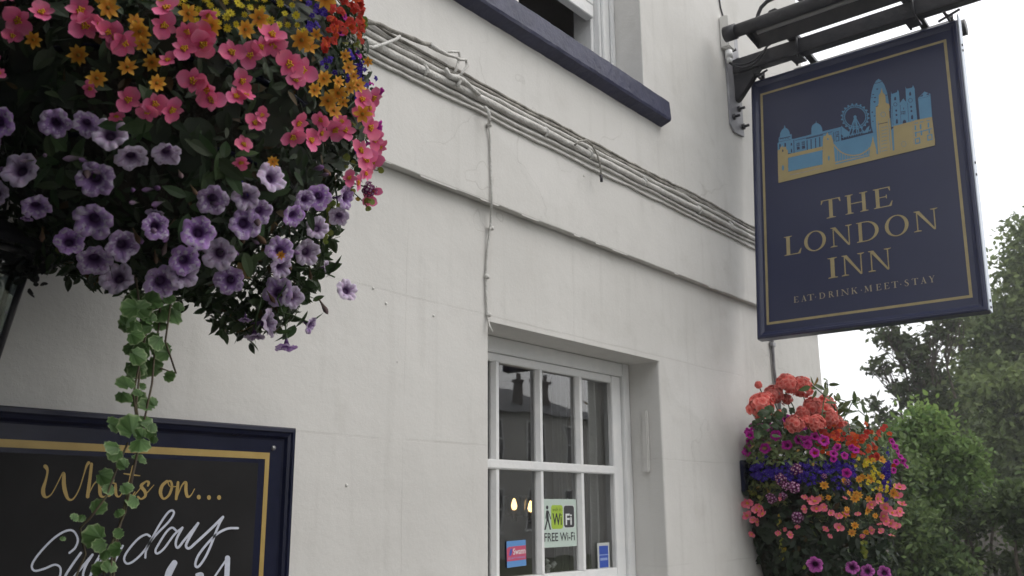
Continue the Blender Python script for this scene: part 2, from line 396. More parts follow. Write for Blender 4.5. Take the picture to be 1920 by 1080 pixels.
def gbar(v, x0, x1, z0, z1):
    b = MB(); b.m(M['white']); Y0 = WY+.002
    if v:   # moulded vertical bar: wide at the back, narrow nose in front
        w = x1-x0; b.add([(x0+w*.28, Y0, z0), (x1-w*.28, Y0, z0), (x1, Y0+.016, z0), (x1, Y0+.04, z0), (x0, Y0+.04, z0), (x0, Y0+.016, z0)] +
                         [(x0+w*.28, Y0, z1), (x1-w*.28, Y0, z1), (x1, Y0+.016, z1), (x1, Y0+.04, z1), (x0, Y0+.04, z1), (x0, Y0+.016, z1)],
                         [(0, 1, 7, 6), (1, 2, 8, 7), (2, 3, 9, 8), (3, 4, 10, 9), (4, 5, 11, 10), (5, 0, 6, 11)])
    else:
        b.box((x0, Y0-.006, z0), (x1, Y0+.04, z1))
    return b
for x0, x1 in vb:
    gbar(1, x0, x1, 1.369, 1.746).build('glazing_bar', lwin); gbar(1, x0, x1, 1.782, 2.1375).build('glazing_bar', lwin)
gbar(0, 2.406, 3.363, 1.747, 1.781).build('glazing_bar', lwin, bevel=.004)
edges = [2.405, 2.571, 2.611, 2.836, 2.876, 3.104, 3.150, 3.364]
for i in range(4):
    for z0, z1 in ((1.366, 1.748), (1.780, 2.140)):
        pane(edges[2*i]-.002, edges[2*i+1]+.002, z0, z1, WY+.026, lwin)
# white batten stuck on the reveal
b = MB(); b.m(M['wall']); b.box((3.470, .062, 1.755), (3.4875, .088, 2.02)); b.build('reveal_batten', pub, bevel=.004)
# upper window
uw = MB(); uw.m(M['white']); UYF = .12
uw.box((3.285, UYF, UZ0+.08), (3.401, UYF+.03, 5.39)); uw.box((3.262, UYF+.03, UZ0+.08), (3.40, UYF+.13, 5.39)); uw.box((3.30, UYF-.012, UZ0+.08), (3.325, UYF-.001, 5.39)); uw.box((3.372, UYF-.014, UZ0+.08), (3.40, UYF-.001, 5.39))
uw.box((1.91, UYF+.01, UZ0+.002), (3.284, UYF+.12, UZ0+.078)); uw.box((1.91, UYF, UZ0+.08), (2.0, UYF+.13, 5.39))
upw = uw.build('upper_window', pub, bevel=.003)
b = MB(); b.m(M['white']); b.box((2.70, UYF+.012, 3.835), (3.26, UYF+.055, 3.90)); b.box((3.20, UYF+.012, 3.902), (3.26, UYF+.055, 5.35)); b.box((2.70, UYF+.012, 3.902), (2.76, UYF+.055, 5.35))
b.build('raised_sash', upw, bevel=.003); pane(2.76, 3.20, 3.9, 5.35, UYF+.035, upw)
b = MB(); b.m(M['white']); b.box((2.655, UYF+.002, 3.482), (2.685, UYF+.09, 5.35)); b.box((2.57, UYF+.002, 3.482), (2.60, UYF+.09, 5.35)); b.build('mullion', upw, bevel=.003)
pane(2.002, 2.57, 3.48, 5.35, UYF+.035, upw); pane(2.60, 2.656, 3.48, 5.35, UYF+.035, upw)

# things in the lower window
def curtain(x0, x1, y, z0, z1, folds, amp, label, cat='curtain', top_gather=0):
    b = MB(); b.m(M['curtain']); b.smooth = True; n = folds*10; vs = []; fs = []
    for j in range(9):
        t = j/8; z = z0+(z1-z0)*t
        for i in range(n+1):
            u_ = i/n; xx = x0+(x1-x0)*u_ + .008*math.sin(3*t+u_*5)
            vs.append((xx, y+amp*math.sin(u_*folds*2*PI+.4*math.sin(5*u_))*(1-.2*t), z))
    for j in range(8):
        for i in range(n): a = j*(n+1)+i; fs.append((a, a+1, a+n+2, a+n+1))
    b.add(vs, fs)
    return b.build('curtain', label=label, cat=cat, group='curtains inside the lower window', loc=((x0+x1)/2, y, z0))
curtain(3.30, 3.70, .255, 1.33, 2.45, 8, .018, 'broad grey folded curtain behind the right column of window panes')
curtain(atY(1038, 900, .62).x, atY(1062, 900, .62).x, .62, 1.1, 2.45, 3, .015, 'narrow pale curtain strip behind the free wifi sticker')
curtain(2.25, 2.44, .30, 1.1, 2.45, 4, .02, 'grey curtain edge behind the left sliver of window panes')
def sticker(name, pts_px, Y, mt, label, drawer):
    p = [atY(x, y, Y) for x, y in pts_px]
    return p
GYY = WY+.022
# wifi sticker
def local_frame(x0, z0, Y): return (Vector((x0, Y, z0)), Vector((1, 0, 0)), Vector((0, 0, 1)), Vector((0, -1, 0)))
MK = {k: mat('print_'+k, c, .5) for k, c in dict(pale=(.50, .60, .54), black=(.02, .02, .025), lime=(.36, .52, .05), dk=(.04, .04, .045), white=(.7, .72, .72), pink=(.50, .07, .14), sky=(.10, .26, .55), blue=(.03, .08, .40), olive=(.12, .18, .02), lblue=(.25, .33, .6), cream=(.5, .52, .5)).items()}
def rrect(x0, y0, x1, y1, r, n=5):
    o = []
    for cx, cy, a0 in ((x1-r, y0+r, -90), (x1-r, y1-r, 0), (x0+r, y1-r, 90), (x0+r, y0+r, 180)):
        for k in range(n+1):
            a = math.radians(a0+90*k/n); o.append((cx+r*math.cos(a), cy+r*math.sin(a)))
    return o
def text_mesh(mb, body, frame, x, y, h, w=None, mt=None, z=.0008, bold=0, align='LEFT'):
    cu = bpy.data.curves.new('t', 'FONT'); cu.body = body; cu.size = 1; cu.offset = bold; cu.resolution_u = 4
    o = bpy.data.objects.new('t', cu); COL.objects.link(o); dg = bpy.context.evaluated_depsgraph_get(); dg.update()
    me = bpy.data.meshes.new_from_object(o.evaluated_get(dg)); bpy.data.objects.remove(o)
    co = np.array([v.co[:] for v in me.vertices]); mn = co.min(0); mxx = co.max(0)
    sy = h/(mxx[1]-mn[1]); sx = (w/(mxx[0]-mn[0])) if w else sy
    O, R_, U_, N_ = frame
    vs = [O + R_*float(x+(c[0]-mn[0])*sx) + U_*float(y+(c[1]-mn[1])*sy) + N_*z for c in co]
    fs = []
    for p in me.polygons:
        vv = list(p.vertices); a, b_, c = (vs[i] for i in vv[:3])
        fs.append(vv if (b_-a).cross(c-a).dot(N_) > 0 else vv[::-1])
    mb.m(mt).add(vs, fs); bpy.data.meshes.remove(me)
def thin_card(w, h, mt, frame, t=.0006):
    b = MB(); b.m(mt); O, R_, U_, N_ = frame
    c = [O+R_*a+U_*b_+N_*k for k in (0, t) for a, b_ in ((0, 0), (w, 0), (w, h), (0, h))]
    b.add(c, [(4, 5, 6, 7), (3, 2, 1, 0), (0, 1, 5, 4), (1, 2, 6, 5), (2, 3, 7, 6), (3, 0, 4, 7)]); return b
w_, h_ = .226, .181
fw = local_frame(2.877, 1.462, GYY)
b = thin_card(w_, h_, MK['pale'], fw); wifi = b.build('window_sticker', label='pale green FREE Wi-Fi sticker with a walking figure on the window pane', cat='sticker')
b = MB(); put = mkput(fw, .0008)
put(b, rrect(.058, .068, .135, .158, .012), MK['lime']); put(b, rrect(.139, .070, .213, .158, .012), MK['white']); put(b, rrect(.141, .072, .211, .156, .012), MK['dk'])
# walking man
put(b, [(.033+.008*math.cos(k*PI/5), .149+.0075*math.sin(k*PI/5)) for k in range(10)], MK['black'])
for pl in ([(.028, .138), (.040, .138), (.043, .100), (.027, .100)], [(.028, .102), (.036, .102), (.022, .066), (.012, .066)], [(.034, .102), (.043, .102), (.056, .066), (.047, .066)], [(.037, .136), (.041, .138), (.058, .106), (.053, .104)], [(.029, .136), (.027, .138), (.021, .108), (.025, .106)]):
    put(b, pl, MK['black'])
text_mesh(b, 'Wi', fw, .066, .082, .045, .06, MK['black'], .0012, .02); text_mesh(b, 'Fi', fw, .152, .082, .043, .042, MK['white'], .0012, .02)
text_mesh(b, 'walk in', fw, .066, .135, .014, .058, MK['olive'], .0012); text_mesh(b, 'FREE Wi-Fi', fw, .012, .022, .032, .200, MK['black'], .0012, .01)
b.build('sticker_print', wifi)
# security sticker (curled, tilted) in the pane to the left
fs_ = (Vector((2.665, GYY, 1.400)), Vector((.999, 0, .03)), Vector((-.03, 0, .999)), Vector((0, -1, 0)))
b = thin_card(.112, .092, MK['sky'], fs_); sec = b.build('window_sticker', label='small blue and pink sticker low in the second pane', cat='sticker')
b = MB(); put = mkput(fs_, .0008); put(b, [(0, .022), (.112, .022), (.112, .072), (.012, .072), (0, .066)], MK['pink']); put(b, [(.012, .042), (.022, .040), (.03, .05), (.032, .066), (.020, .064)], MK['blue'])
text_mesh(b, 'Swann', fs_, .036, .043, .022, .072, MK['white'], .0012, .01); text_mesh(b, 'SECURITY WARNING', fs_, .006, .028, .007, .1, MK['lblue'], .0012); b.build('sticker_print', sec)
fb = local_frame(3.245, 1.369, WY+.02)
b = thin_card(.088, .100, MK['cream'], fb); bs = b.build('window_sticker', label='small blue card with a white edge in the bottom right pane', cat='sticker')
b = MB(); put = mkput(fb, .0008); put(b, [(.012, 0.002), (.078, 0.002), (.078, .088), (.012, .088)], MK['blue']); put(b, [(.012, .050), (.078, .050), (.078, .054), (.012, .054)], MK['lblue']); put(b, [(.018, .030), (.072, .030), (.072, .040), (.018, .040)], MK['lblue']); b.build('sticker_print', bs)
# pendant lamps
for i, (px, py, lab) in enumerate(((964, 946, 'glass shaded lamp glowing warm inside, left of the pair'), (995, 950, 'glass shaded lamp glowing warm inside, right of the pair'))):
    p = atY(px, py, 1.3); t = thing('wall_lamp', lab, 'lamp', p, 'glowing lamps seen through the window')
    g = MB(); g.m(mat('bulb_glow', (1, .7, .35), .4, emit=((1, .55, .2), 7))); g.lathe([(.001, -.03), (.012, -.025), (.017, -.008), (.012, .015), (.006, .03), (.001, .034)], p, 12); g.build('bulb', t)
    g = MB(); g.m(M['lglass']); g.lathe([(.045, -.06), (.06, -.02), (.065, .05)], p, 20); g.build('lamp_shade', t)
    g = MB(); g.m(M['iron']); g.cyl(p-Vector((0, 0, .09)), p-Vector((0, 0, .034)), .014); g.build('lamp_holder', t)
# little ornament on the inner sill
p = Vector((3.0, .27, 1.325)); t = thing('ornament', 'small grey posy ornament on the inner window ledge', 'ornament', p)
g = MB(); g.m(M['curtain']); g.lathe([(.03, 0), (.035, .02), (.02, .04), (.022, .05)], p, 14); g.build('pot', t)
g = MB(); g.m(M['curtain'])
for k in range(14):
    a = random.uniform(0, 2*PI); q = p+Vector((.05*math.cos(a)*random.random(), .03*math.sin(a), .055+.035*random.random())); g.lathe([(.001, -.012), (.014, 0), (.001, .012)], q, 7)
g.build('posy', t)
b = MB(); b.m(M['wall']); b.box((LX0+.002, WY+.072, 1.275), (LX1-.002, .318, 1.322)); b.build('inner_ledge', pub)

# ---------------------------------------------------------------- building over the road (reflected in the panes)
RY = -19.7
opp = thing('terraced_house', 'long rendered house with slate hip roof and brick chimneys, mirrored in the window panes', 'building', (26, RY, 0))
rend = mat('grey_render', (.42, .41, .39), .8, base2=(.5, .49, .46), nscale=2); slate = mat('slate', (.045, .05, .06), .6, base2=(.07, .075, .085), nscale=3, bump=.5, bscale=9)
brick = mat('chimney_brick', (.035, .03, .028), .9, base2=(.06, .048, .04), nscale=14, bump=.5, bscale=30)
b = MB(); b.m(rend); b.box((14, RY-8, -.13), (33.6, RY, 5.3)); b.build('wall', opp)
b = MB(); b.m(slate); b.add([(13.6, RY+.4, 5.25), (34.0, RY+.4, 5.25), (34.0, RY-8.4, 5.25), (13.6, RY-8.4, 5.25), (17, RY-4, 7.2), (29.5, RY-4, 7.2)], [(0, 1, 5, 4), (2, 3, 4, 5), (1, 2, 5), (3, 0, 4), (3, 2, 1, 0)]); rf = b.build('roof', opp)
for x0, x1, zt in ((28.5, 28.9, 6.55), (29.9, 30.6, 6.7), (18, 19.3, 7.2)):
    b = MB(); b.m(brick); b.box((x0, RY-1.0, 5.0), (x1, RY-.7, zt)); b.box((x0-.06, RY-1.06, zt), (x1+.06, RY-.64, zt+.12))
    for k in range(2): b.cyl((x0+.12+k*(x1-x0-.24), RY-.85, zt+.12), (x0+.12+k*(x1-x0-.24), RY-.85, zt+.4), .09, 10)
    b.build('chimney', opp)
for x0 in (16, 19.2, 22.4, 25.6, 28.2, 30.5):
    for z0 in (.9, 3.45):
        b = MB(); b.m(M['white']); b.box((x0-.07, RY+.002, z0-.1), (x0+1.07, RY+.06, z0)); b.box((x0, RY+.002, z0), (x0+.06, RY+.05, z0+1.5)); b.box((x0+.94, RY+.002, z0), (x0+1, RY+.05, z0+1.5)); b.box((x0+.061, RY+.002, z0+.72), (x0+.939, RY+.05, z0+.78)); b.box((x0+.061, RY+.002, z0+1.44), (x0+.939, RY+.05, z0+1.5)); w = b.build('window', opp)
        g = MB(); g.m(mat('dark_pane', (.02, .022, .025), .1)) if 'dp' not in M else g.m(M['dp']); M['dp'] = g.mats[0]
        g.box((x0+.06, RY+.003, z0), (x0+.94, RY+.02, z0+1.44)); g.build('pane', w)

# unseen house and porch, both added to shade the wall and near basket
tc_ = thing('added_shade_house', 'unseen tall rendered house added behind the viewer to shade the wall', 'building', (-12, -8.5, 0))
b = MB(); b.m(rend); b.box((-30, -18, -.13), (1.5, -9, 7.5)); b.build('wall', tc_); b = MB(); b.m(slate); b.add([(-30.4, -8.7, 7.5), (1.9, -8.7, 7.5), (1.9, -18.3, 7.5), (-30.4, -18.3, 7.5), (-30, -13.5, 10.5), (1.5, -13.5, 10.5)], [(0, 1, 5, 4), (2, 3, 4, 5), (1, 2, 5), (3, 0, 4), (3, 2, 1, 0)]); b.build('roof', tc_)
po = thing('added_shade_porch', 'unseen navy porch added left of the notice board to shade the wall', 'porch', (-.7, -.6, 0))
b = MB(); b.m(M['navy_gloss']); b.box((-1.7, -1.25, -.01), (.18, -.001, 2.75)); b.build('body', po, bevel=.01); b = MB(); b.m(M['navy_gloss']); b.box((.181, -.42, -.01), (.44, -.001, 2.75)); b.build('shade_pilaster', po, bevel=.01)
b = MB(); b.m(M['lead']); b.box((-1.85, -2.2, 2.753), (.31, -.001, 2.92)); b.box((-1.75, -1.3, 2.923), (.2, -.001, 3.3)); b.build('roof', po, bevel=.02)

# ---------------------------------------------------------------- cables
def wobble(p0, p1, n, amp, seed):
    r = random.Random(seed); o = []; dy = dz = 0
    for i in range(n+1):
        t = i/n; p = Vector(p0).lerp(Vector(p1), t)
        dz = dz*.7+r.uniform(-amp, amp); o.append(p+Vector((0, -abs(dz)*.3, dz)))
    return o
CG = 'painted cables clipped along the wall'
CX0, CX1 = -.6, 5.42
specs = [(3.003, .013, 'cable', 'thickest pale conduit running along the wall below the navy sill', 0, .002),
         (3.036, .008, 'cable', 'pale cable just above the thick conduit on the wall', .001, .003),
         (3.054, .006, 'cable_dirty', 'dirty grey cable, second from the top of the bundle', .0, .004),
         (3.070, .0055, 'cable_dirty', 'topmost thin dark cable of the bundle on the wall', .002, .005),
         (2.978, .007, 'cable', 'thin pale cable just under the thick conduit', .0, .003),
         (2.955, .0055, 'cable', 'lowest pale cable of the bundle on the wall', .001, .003)]
for i, (z, r, mt, lab, dy, amp) in enumerate(specs):
    b = MB(); b.m(M[mt]); b.tube(wobble((CX0, UY-r-dy, z), (CX1, UY-r-dy, z), 110, amp, i+3), r, 8)
    b.build('cable', label=lab, cat='cable', group=CG, loc=(2.4, UY, z))
# saddle clips belong to the conduit
cond = [o for o in bpy.data.objects if o.get('label', '').startswith('thickest pale conduit')][0]
for x in (.4, .9, 1.5, 1.98, 2.62, 2.9, 3.33, 3.86, 4.2, 4.9):
    b = MB(); b.m(M['cable']); x += random.uniform(-.03, .03)
    b.tube([(x, UY-.002, 2.985), (x, UY-.020, 2.988), (x, UY-.031, 3.003), (x, UY-.020, 3.018), (x, UY-.002, 3.024)], .005, 6); b.cyl((x, UY, 3.028), (x, UY-.014, 3.028), .007, 8)
    b.build('clip', cond)
# gnarled old cable above the bundle on the left, with its loops
def pxtube(pts, Y, r): return [atY(x, y, Y+random.uniform(-.003, .003)) for x, y in pts], r
b = MB(); b.m(M['cable_dirty'])
pts, _ = pxtube([(640, 22), (668, 36), (690, 42), (712, 45), (735, 58), (757, 66), (775, 73), (790, 80), (806, 84)], UY-.03, 0)
b.tube(pts, [.006, .007, .008, .006, .007, .007, .009, .007, .008], 8)
b.m(M['cable']); pts, _ = pxtube([(806, 84), (820, 93), (840, 103), (856, 108), (862, 112), (874, 112), (876, 124), (868, 134), (862, 142)], UY-.035, 0); b.tube(pts, [.010, .008, .006, .005, .005, .006, .006, .005, .005], 8)
pts, _ = pxtube([(826, 98), (845, 97), (860, 97), (862, 106), (858, 122), (853, 136)], UY-.03, 0); b.tube(pts, .005, 7)
b.build('old_cable', label='gnarled grey old cable standing proud of the wall with twisted loops', cat='cable')
b = MB(); b.m(M['cable']); pts, _ = pxtube([(672, 84), (700, 89), (722, 82), (742, 74), (750, 68)], UY-.035, 0); b.tube(pts, .0055, 7)
b.build('cable_stub', label='short pale cable end crossing the bundle beside the flowers', cat='cable')
b = MB(); b.m(M['cable']); pts, _ = pxtube([(835, 128), (842, 142), (856, 146), (868, 150), (878, 158), (890, 170), (900, 178)], UY-.03, 0); b.tube(pts, [.008, .010, .012, .009, .007, .006, .005], 8)
pts, _ = pxtube([(858, 140), (862, 152), (858, 162)], UY-.034, 0); b.tube(pts, .007, 7)
b.build('cable_joint', label='lumpy painted cable joint where the loops meet the bundle', cat='cable')
b = MB(); b.m(M['cable_dirty']); pts, _ = pxtube([(1078, 272), (1086, 265), (1100, 263), (1110, 272), (1120, 290), (1125, 308), (1127, 326)], UY-.04, 0); b.tube(pts, .004, 7)
b.m(M['iron']); b.cyl(atY(1127, 328, UY-.045), atY(1128, 341, UY-.045), .006, 8)
b.build('looped_wire', label='thin looped wire sticking out of the bundle, cut end hanging down', cat='wire')
b = MB(); b.m(M['cable'])
pts = [atY(x, y, UY-.03-.01*math.sin(i)) for i, (x, y) in enumerate([(909, 200), (915, 207), (918, 218), (917, 232)])]; b.tube(pts, .006, 8)
pts = [atY(x, y, Y) for x, y, Y in [(917, 232, UY-.012), (919, 262, UY-.006), (920, 300, UY-.006), (922, 350, UY-.007), (922, 384, UY-.008), (921, 398, -.026), (920, 420, -.018), (916, 450, -.01), (913, 480, -.006), (911, 520, -.006), (912, 560, -.006), (914, 590, -.007), (916, 604, -.012), (918, 612, -.02), (923, 622, -.02)]]
b.tube(pts, .0042, 7)
drop = b.build('drop_cable', label='single thin white cable dropping from the bundle to the window corner', cat='cable')
for (x, y, Y) in ((917, 234, UY-.01), (913, 519, -.008), (916, 590, -.008), (921, 428, -.012)):
    b = MB(); b.m(M['cable']); p = atY(x, y, Y); b.lathe([(.001, -.009), (.009, -.006), (.010, 0), (.008, .007), (.001, .009)], p, 9); b.build('clip', drop)
# small paint lumps and old fixings on the wall
for k, (x, y) in enumerate(((724, 569), (813, 592), (700, 540), (1095, 330), (650, 910))):
    p = atY(x, y, -.001 if y > 400 else UY-.001); b = MB(); b.m(M['wall'] if k != 3 else M['cable']); b.lathe([(.005, 0), (.0045, .001), (.003, .002), (.0005, .0028)], (0, 0, 0), 8)
    me = b.build('wall_fixing', mesh_only=True); me.transform(Matrix.Rotation(PI/2, 4, 'X')); o = link('wall_fixing', me, pub, p)
# vertical conduit right of the sign
b = MB(); b.m(M['lead']); px = [(1447, 600), (1448, 640), (1451, 690), (1454, 715), (1460, 735), (1464, 800)]
b.tube([atY(1441, 560, -.012)]+[atY(x, y, -.012) for x, y in px], .009, 10); cdt = b.build('downpipe_conduit', label='slim grey conduit running down the wall from the sign to the far basket', cat='conduit')
b = MB(); b.m(M['plate']); p = atY(1448, 646, -.012); b.box((p.x-.02, -.024, p.z-.012), (p.x+.02, -.002, p.z+.012)); b.build('clip', cdt, bevel=.003)
# thin dark wire up the wall above the bracket
b = MB(); b.m(M['iron']); b.tube([atY(x, y, UY-.005) for x, y in ((1349, -60), (1349, 0), (1351, 14), (1355, 28), (1359, 38))], .004, 6)
b.build('wire', label='thin dark wire coming down the wall into the white junction box', cat='wire')
b = MB(); b.m(M['wall']); p = atY(1352, 42, UY); b.box((p.x-.03, UY-.05, p.z-.17), (p.x+.045, UY-.001, p.z+.02)); 
jb = b.build('junction_box', label='small white junction box above the sign bracket plate', cat='box', bevel=.006)
b = MB(); b.m(M['white']); b.cyl((p.x+.005, UY-.03, p.z-.18), (p.x+.005, UY-.03, p.z-.22), .02); b.cyl((p.x+.005, UY-.03, p.z-.221), (p.x+.005, UY-.03, p.z-.25), .014); b.build('cable_gland', jb)
jbp = p

# ---------------------------------------------------------------- sign bracket and lights
BX = 4.38; BZ = 3.955
br = thing('sign_bracket', 'black iron bracket beam holding the hanging pub sign off the wall', 'bracket', (BX, UY, BZ))
b = MB(); b.m(M['plate']); o_ = [(4.285, 3.60), (4.325, 3.565), (4.445, 3.575), (4.445, 4.16), (4.285, 4.16)]
yb = UY-.001; b.add([(x, yb, z) for x, z in o_]+[(x, yb-.012, z) for x, z in o_], [(9, 8, 7, 6, 5)[::-1], (0, 1, 2, 3, 4)[::-1]]+[(i, (i+1) % 5, (i+1) % 5+5, i+5) for i in range(5)])
b.build('wall_plate', br, bevel=.002)
for x, z in ((4.33, 4.04), (4.42, 4.02), (4.32, 3.65), (4.39, 3.72), (4.43, 3.63)):
    b = MB(); b.m(M['iron']); b.cyl((x, yb-.010, z), (x, yb-.024, z), .017, 6); b.cyl((x, yb-.02, z), (x, yb-.05, z), .008, 8); b.build('bolt', br)
b = MB(); b.m(M['iron']); b.box((BX-.03, UY-1.42, BZ-.042), (BX+.03, UY-.014, BZ+.042)); b.build('beam', br, bevel=.004)
b = MB(); b.m(M['iron']); y0 = UY-.014; tri = [(y0, BZ-.043), (y0-.15, BZ-.043), (y0-.02, BZ-.19), (y0, BZ-.20)]
b.add([(BX-.022, y, z) for y, z in tri]+[(BX+.022, y, z) for y, z in tri], [(0, 1, 2, 3), (7, 6, 5, 4), (0, 4, 5, 1), (1, 5, 6, 2), (2, 6, 7, 3), (3, 7, 4, 0)]); b.build('gusset', br, bevel=.003)
# scroll above the beam
b = MB(); b.m(M['iron'])
b.tube([atX(x, y, BX) for x, y in ((1424, 90), (1420, 60), (1419, 42), (1421, 28), (1427, 14), (1438, 3), (1452, -4), (1470, -8), (1492, -6), (1510, 6), (1520, 30))], .011, 7)
b.tube([atX(x, y, BX) for x, y in ((1440, 60), (1437, 44), (1438, 31), (1444, 22), (1453, 18), (1461, 22), (1466, 32), (1464, 44))], .009, 7); b.build('scroll', br)
# tie bar to wall higher up
b = MB(); b.m(M['iron']); b.tube([(BX, UY-.02, BZ+.95), (BX, UY-1.38, BZ+.05)], .012, 7); b.build('tie_rod', br)
# cross bars carrying the two trough lights, and the thin rods to the far one
for yy in (-.40, -.98):
    b = MB(); b.m(M['iron']); b.bar((4.12, yy, BZ+.085), (4.66, yy, BZ+.02), .034, .018); b.box((BX-.05, yy-.028, BZ+.044), (BX+.05, yy+.028, BZ+.062)); b.cyl((BX-.045, yy-.02, BZ-.07), (BX-.045, yy-.02, BZ+.09), .006, 6); b.cyl((BX+.045, yy+.02, BZ-.07), (BX+.045, yy+.02, BZ+.09), .006, 6); b.box((BX-.055, yy-.03, BZ-.058), (BX+.055, yy+.03, BZ-.046))
    b.build('cross_bar', br)
def trough(X, Z, y0, y1, sgn, label):
    t = thing('trough_light', label, 'light fitting', (X, y0, Z), 'trough lights over the sign')
    b = MB(); b.m(M['iron']); b.tube([(X, y0, Z), (X, y1, Z)], .034, 18); b.build('housing', t)
    b = MB(); b.m(M['iron']); b.tube([(X, y0+.012, Z), (X, y0-.05, Z)], .041, 18); b.build('end_cap', t); b = MB(); b.m(M['iron']); b.tube([(X, y1+.05, Z), (X, y1-.012, Z)], .041, 18); b.build('end_cap', t)
    # angled hood: folded sheet
    ys = (y0-.10, y1+.02); pr = [(X, Z+.033), (X+sgn*.10, Z+.012), (X+sgn*.165, Z-.05), (X+sgn*.160, Z-.052), (X+sgn*.095, Z+.006), (X, Z+.025)]
    n = len(pr); b = MB(); b.m(M['iron']); b.add([(x, y, z) for y in ys for x, z in pr], [(i, (i+1) % n, (i+1) % n+n, i+n) for i in range(n)]+[tuple(range(n-1, -1, -1)), tuple(range(n, 2*n))]); b.build('hood', t)
    pr = [(X, Z-.03), (X, Z+.03), (X+sgn*.10, Z+.008), (X+sgn*.158, Z-.052)]
    for y in ys: b = MB(); b.m(M['iron']); b.add([(x, y+dy, z) for dy in (-.003, .003) for x, z in pr], [(0, 1, 2, 3), (7, 6, 5, 4), (0, 4, 5, 1), (1, 5, 6, 2), (2, 6, 7, 3), (3, 7, 4, 0)]); b.build('end_plate', t)
    b = MB(); b.m(mat('frosted_tube', (.3, .3, .3), .3)); b.tube([(X+sgn*.06, y0-.14, Z-.012), (X+sgn*.06, y1+.06, Z-.012)], .013, 10); b.build('tube_lamp', t)
    return t
trough(4.12, 4.025, UY-.10, UY-1.35, 1, 'black tubular trough light on the near side of the hanging sign')
_p = atX(1806, 48, 4.70); trough(4.70, _p.z-.012, UY-.16, _p.y, -1, 'black trough light behind the hanging sign, its end showing past the edge')
# slack flex from junction box
for i, (lab, sag) in enumerate((('upper of two black flexes sagging from the junction box', .0), ('lower of two black flexes sagging from the junction box', .02))):
    b = MB(); b.m(M['iron']); a = Vector((jbp.x+.005, UY-.03, jbp.z-.25)); e = Vector((BX-.04, -.26, BZ+.05)); pts = []
    for k in range(13):
        t = k/12; q = a.lerp(e, t); q.z -= (.05+sag)*4*t*(1-t); pts.append(q)
    pts += [Vector((BX-.05, -.34, BZ+.07+sag)), Vector((BX-.08, -.42, BZ+.10))]
    b.tube(pts, .0055, 7); b.build('flex', label=lab, cat='cable', group='black flexes of the sign lights')

# ---------------------------------------------------------------- hanging sign
SW, SH = 1.0509, 1.4604; SC = Vector((4.36, -.6392, 3.1466))
Rm = Matrix.Rotation(.0089, 3, 'Z') @ Matrix.Rotation(.1086, 3, 'Y') @ Matrix.Rotation(.0005, 3, 'X')
sr = Rm @ Vector((0, -1, 0)); su = Rm @ Vector((0, 0, 1)); sn = Rm @ Vector((-1, 0, 0))      # front faces the camera side
sign = thing('hanging_sign', 'navy and gold hanging pub sign reading THE LONDON INN with a skyline picture', 'sign', SC)
def sp(h, v, d=0): return SC + sr*h + su*v + sn*d
def sbox(b, h0, v0, h1, v1, d0, d1):
    b.add([sp(h, v, d) for d in (d0, d1) for h, v in ((h0, v0), (h1, v0), (h1, v1), (h0, v1))], [(0, 3, 2, 1), (4, 5, 6, 7), (0, 1, 5, 4), (1, 2, 6, 5), (2, 3, 7, 6), (3, 0, 4, 7)])
b = MB(); b.m(M['sign_navy']); sbox(b, -SW/2+.03, -SH/2+.03, SW/2-.03, SH/2-.03, -.040, -.006); b.build('panel', sign)
def frame_mould(b, w, d_out, d_in, back):
    H = [(-SW/2, -SH/2), (SW/2, -SH/2), (SW/2, SH/2), (-SW/2, SH/2)]
    def ring(i, d): return [sp(h-math.copysign(i, h), v-math.copysign(i, v), d) for h, v in H]
    rs = [ring(0.0, back), ring(0, d_out-.006), ring(.006, d_out), ring(w*.45, d_out), ring(w*.6, d_out-.006), ring(w*.85, d_in+.002), ring(w, d_in), ring(w, back)]
    vs = sum(rs, []); fs = []
    n = len(rs)
    for r in range(n):
        r2 = (r+1) % n
        for k in range(4): k2 = (k+1) % 4; fs.append((r*4+k, r*4+k2, r2*4+k2, r2*4+k))
    b.add(vs, fs)
b = MB(); b.m(M['sign_navy']); frame_mould(b, .036, 0.008, -.0045, -.05); b.build('frame', sign)
b = MB(); b.m(M['sign_edge']); sbox(b, SW/2+.0015, -SH/2+.004, SW/2+.006, SH/2+.03, -.055, .002)
b.build('edge_strip', sign, label='pale metal edge strip')
for v in (.60, .57, -.02, -.08, -SH/2+.05, -SH/2+.02):
    c = MB(); c.m(M['iron']); c.cyl(sp(SW/2+.005, v, -.02), sp(SW/2+.010, v, -.02), .006, 6); c.build('screw', sign)
# gold line
gl, gr, gt, gb = .0483, .0573, .0825, .0698; gw = .0125
b = MB(); b.m(M['gold'])
h0, h1, v0, v1 = -SW/2+gl, SW/2-gr, -SH/2+gb, SH/2-gt
for a in ((h0, v0, h0+gw, v1), (h1-gw, v0, h1, v1), (h0+gw, v0, h1-gw, v0+gw), (h0+gw, v1-gw, h1-gw, v1)): sbox(b, *a, -.0055, -.0048)
b.build('gold_line', sign)
# shackles
for h in (-SW/2+.06, SW/2-.03):
    b = MB(); b.m(M['iron']); top = sp(h, SH/2, -.02); bt = Vector((BX, top.y, BZ-.045))
    b.bar(top-su*.02, top+su*.05, .02, .008); b.bar(bt+Vector((-.018, 0, .01)), bt+Vector((-.018, 0, -.05)), .02, .006); b.bar(bt+Vector((.018, 0, .01)), bt+Vector((.018, 0, -.05)), .02, .006)
    b.cyl(bt+Vector((-.05, 0, -.035)), bt+Vector((.05, 0, -.035)), .007, 8); b.cyl(bt+Vector((0, .04, -.05)), bt+Vector((0, -.06, -.02)), .006, 6)
    b.tube([bt+Vector((0, 0, -.03)), top+su*.04], .008, 6); b.build('shackle', sign)
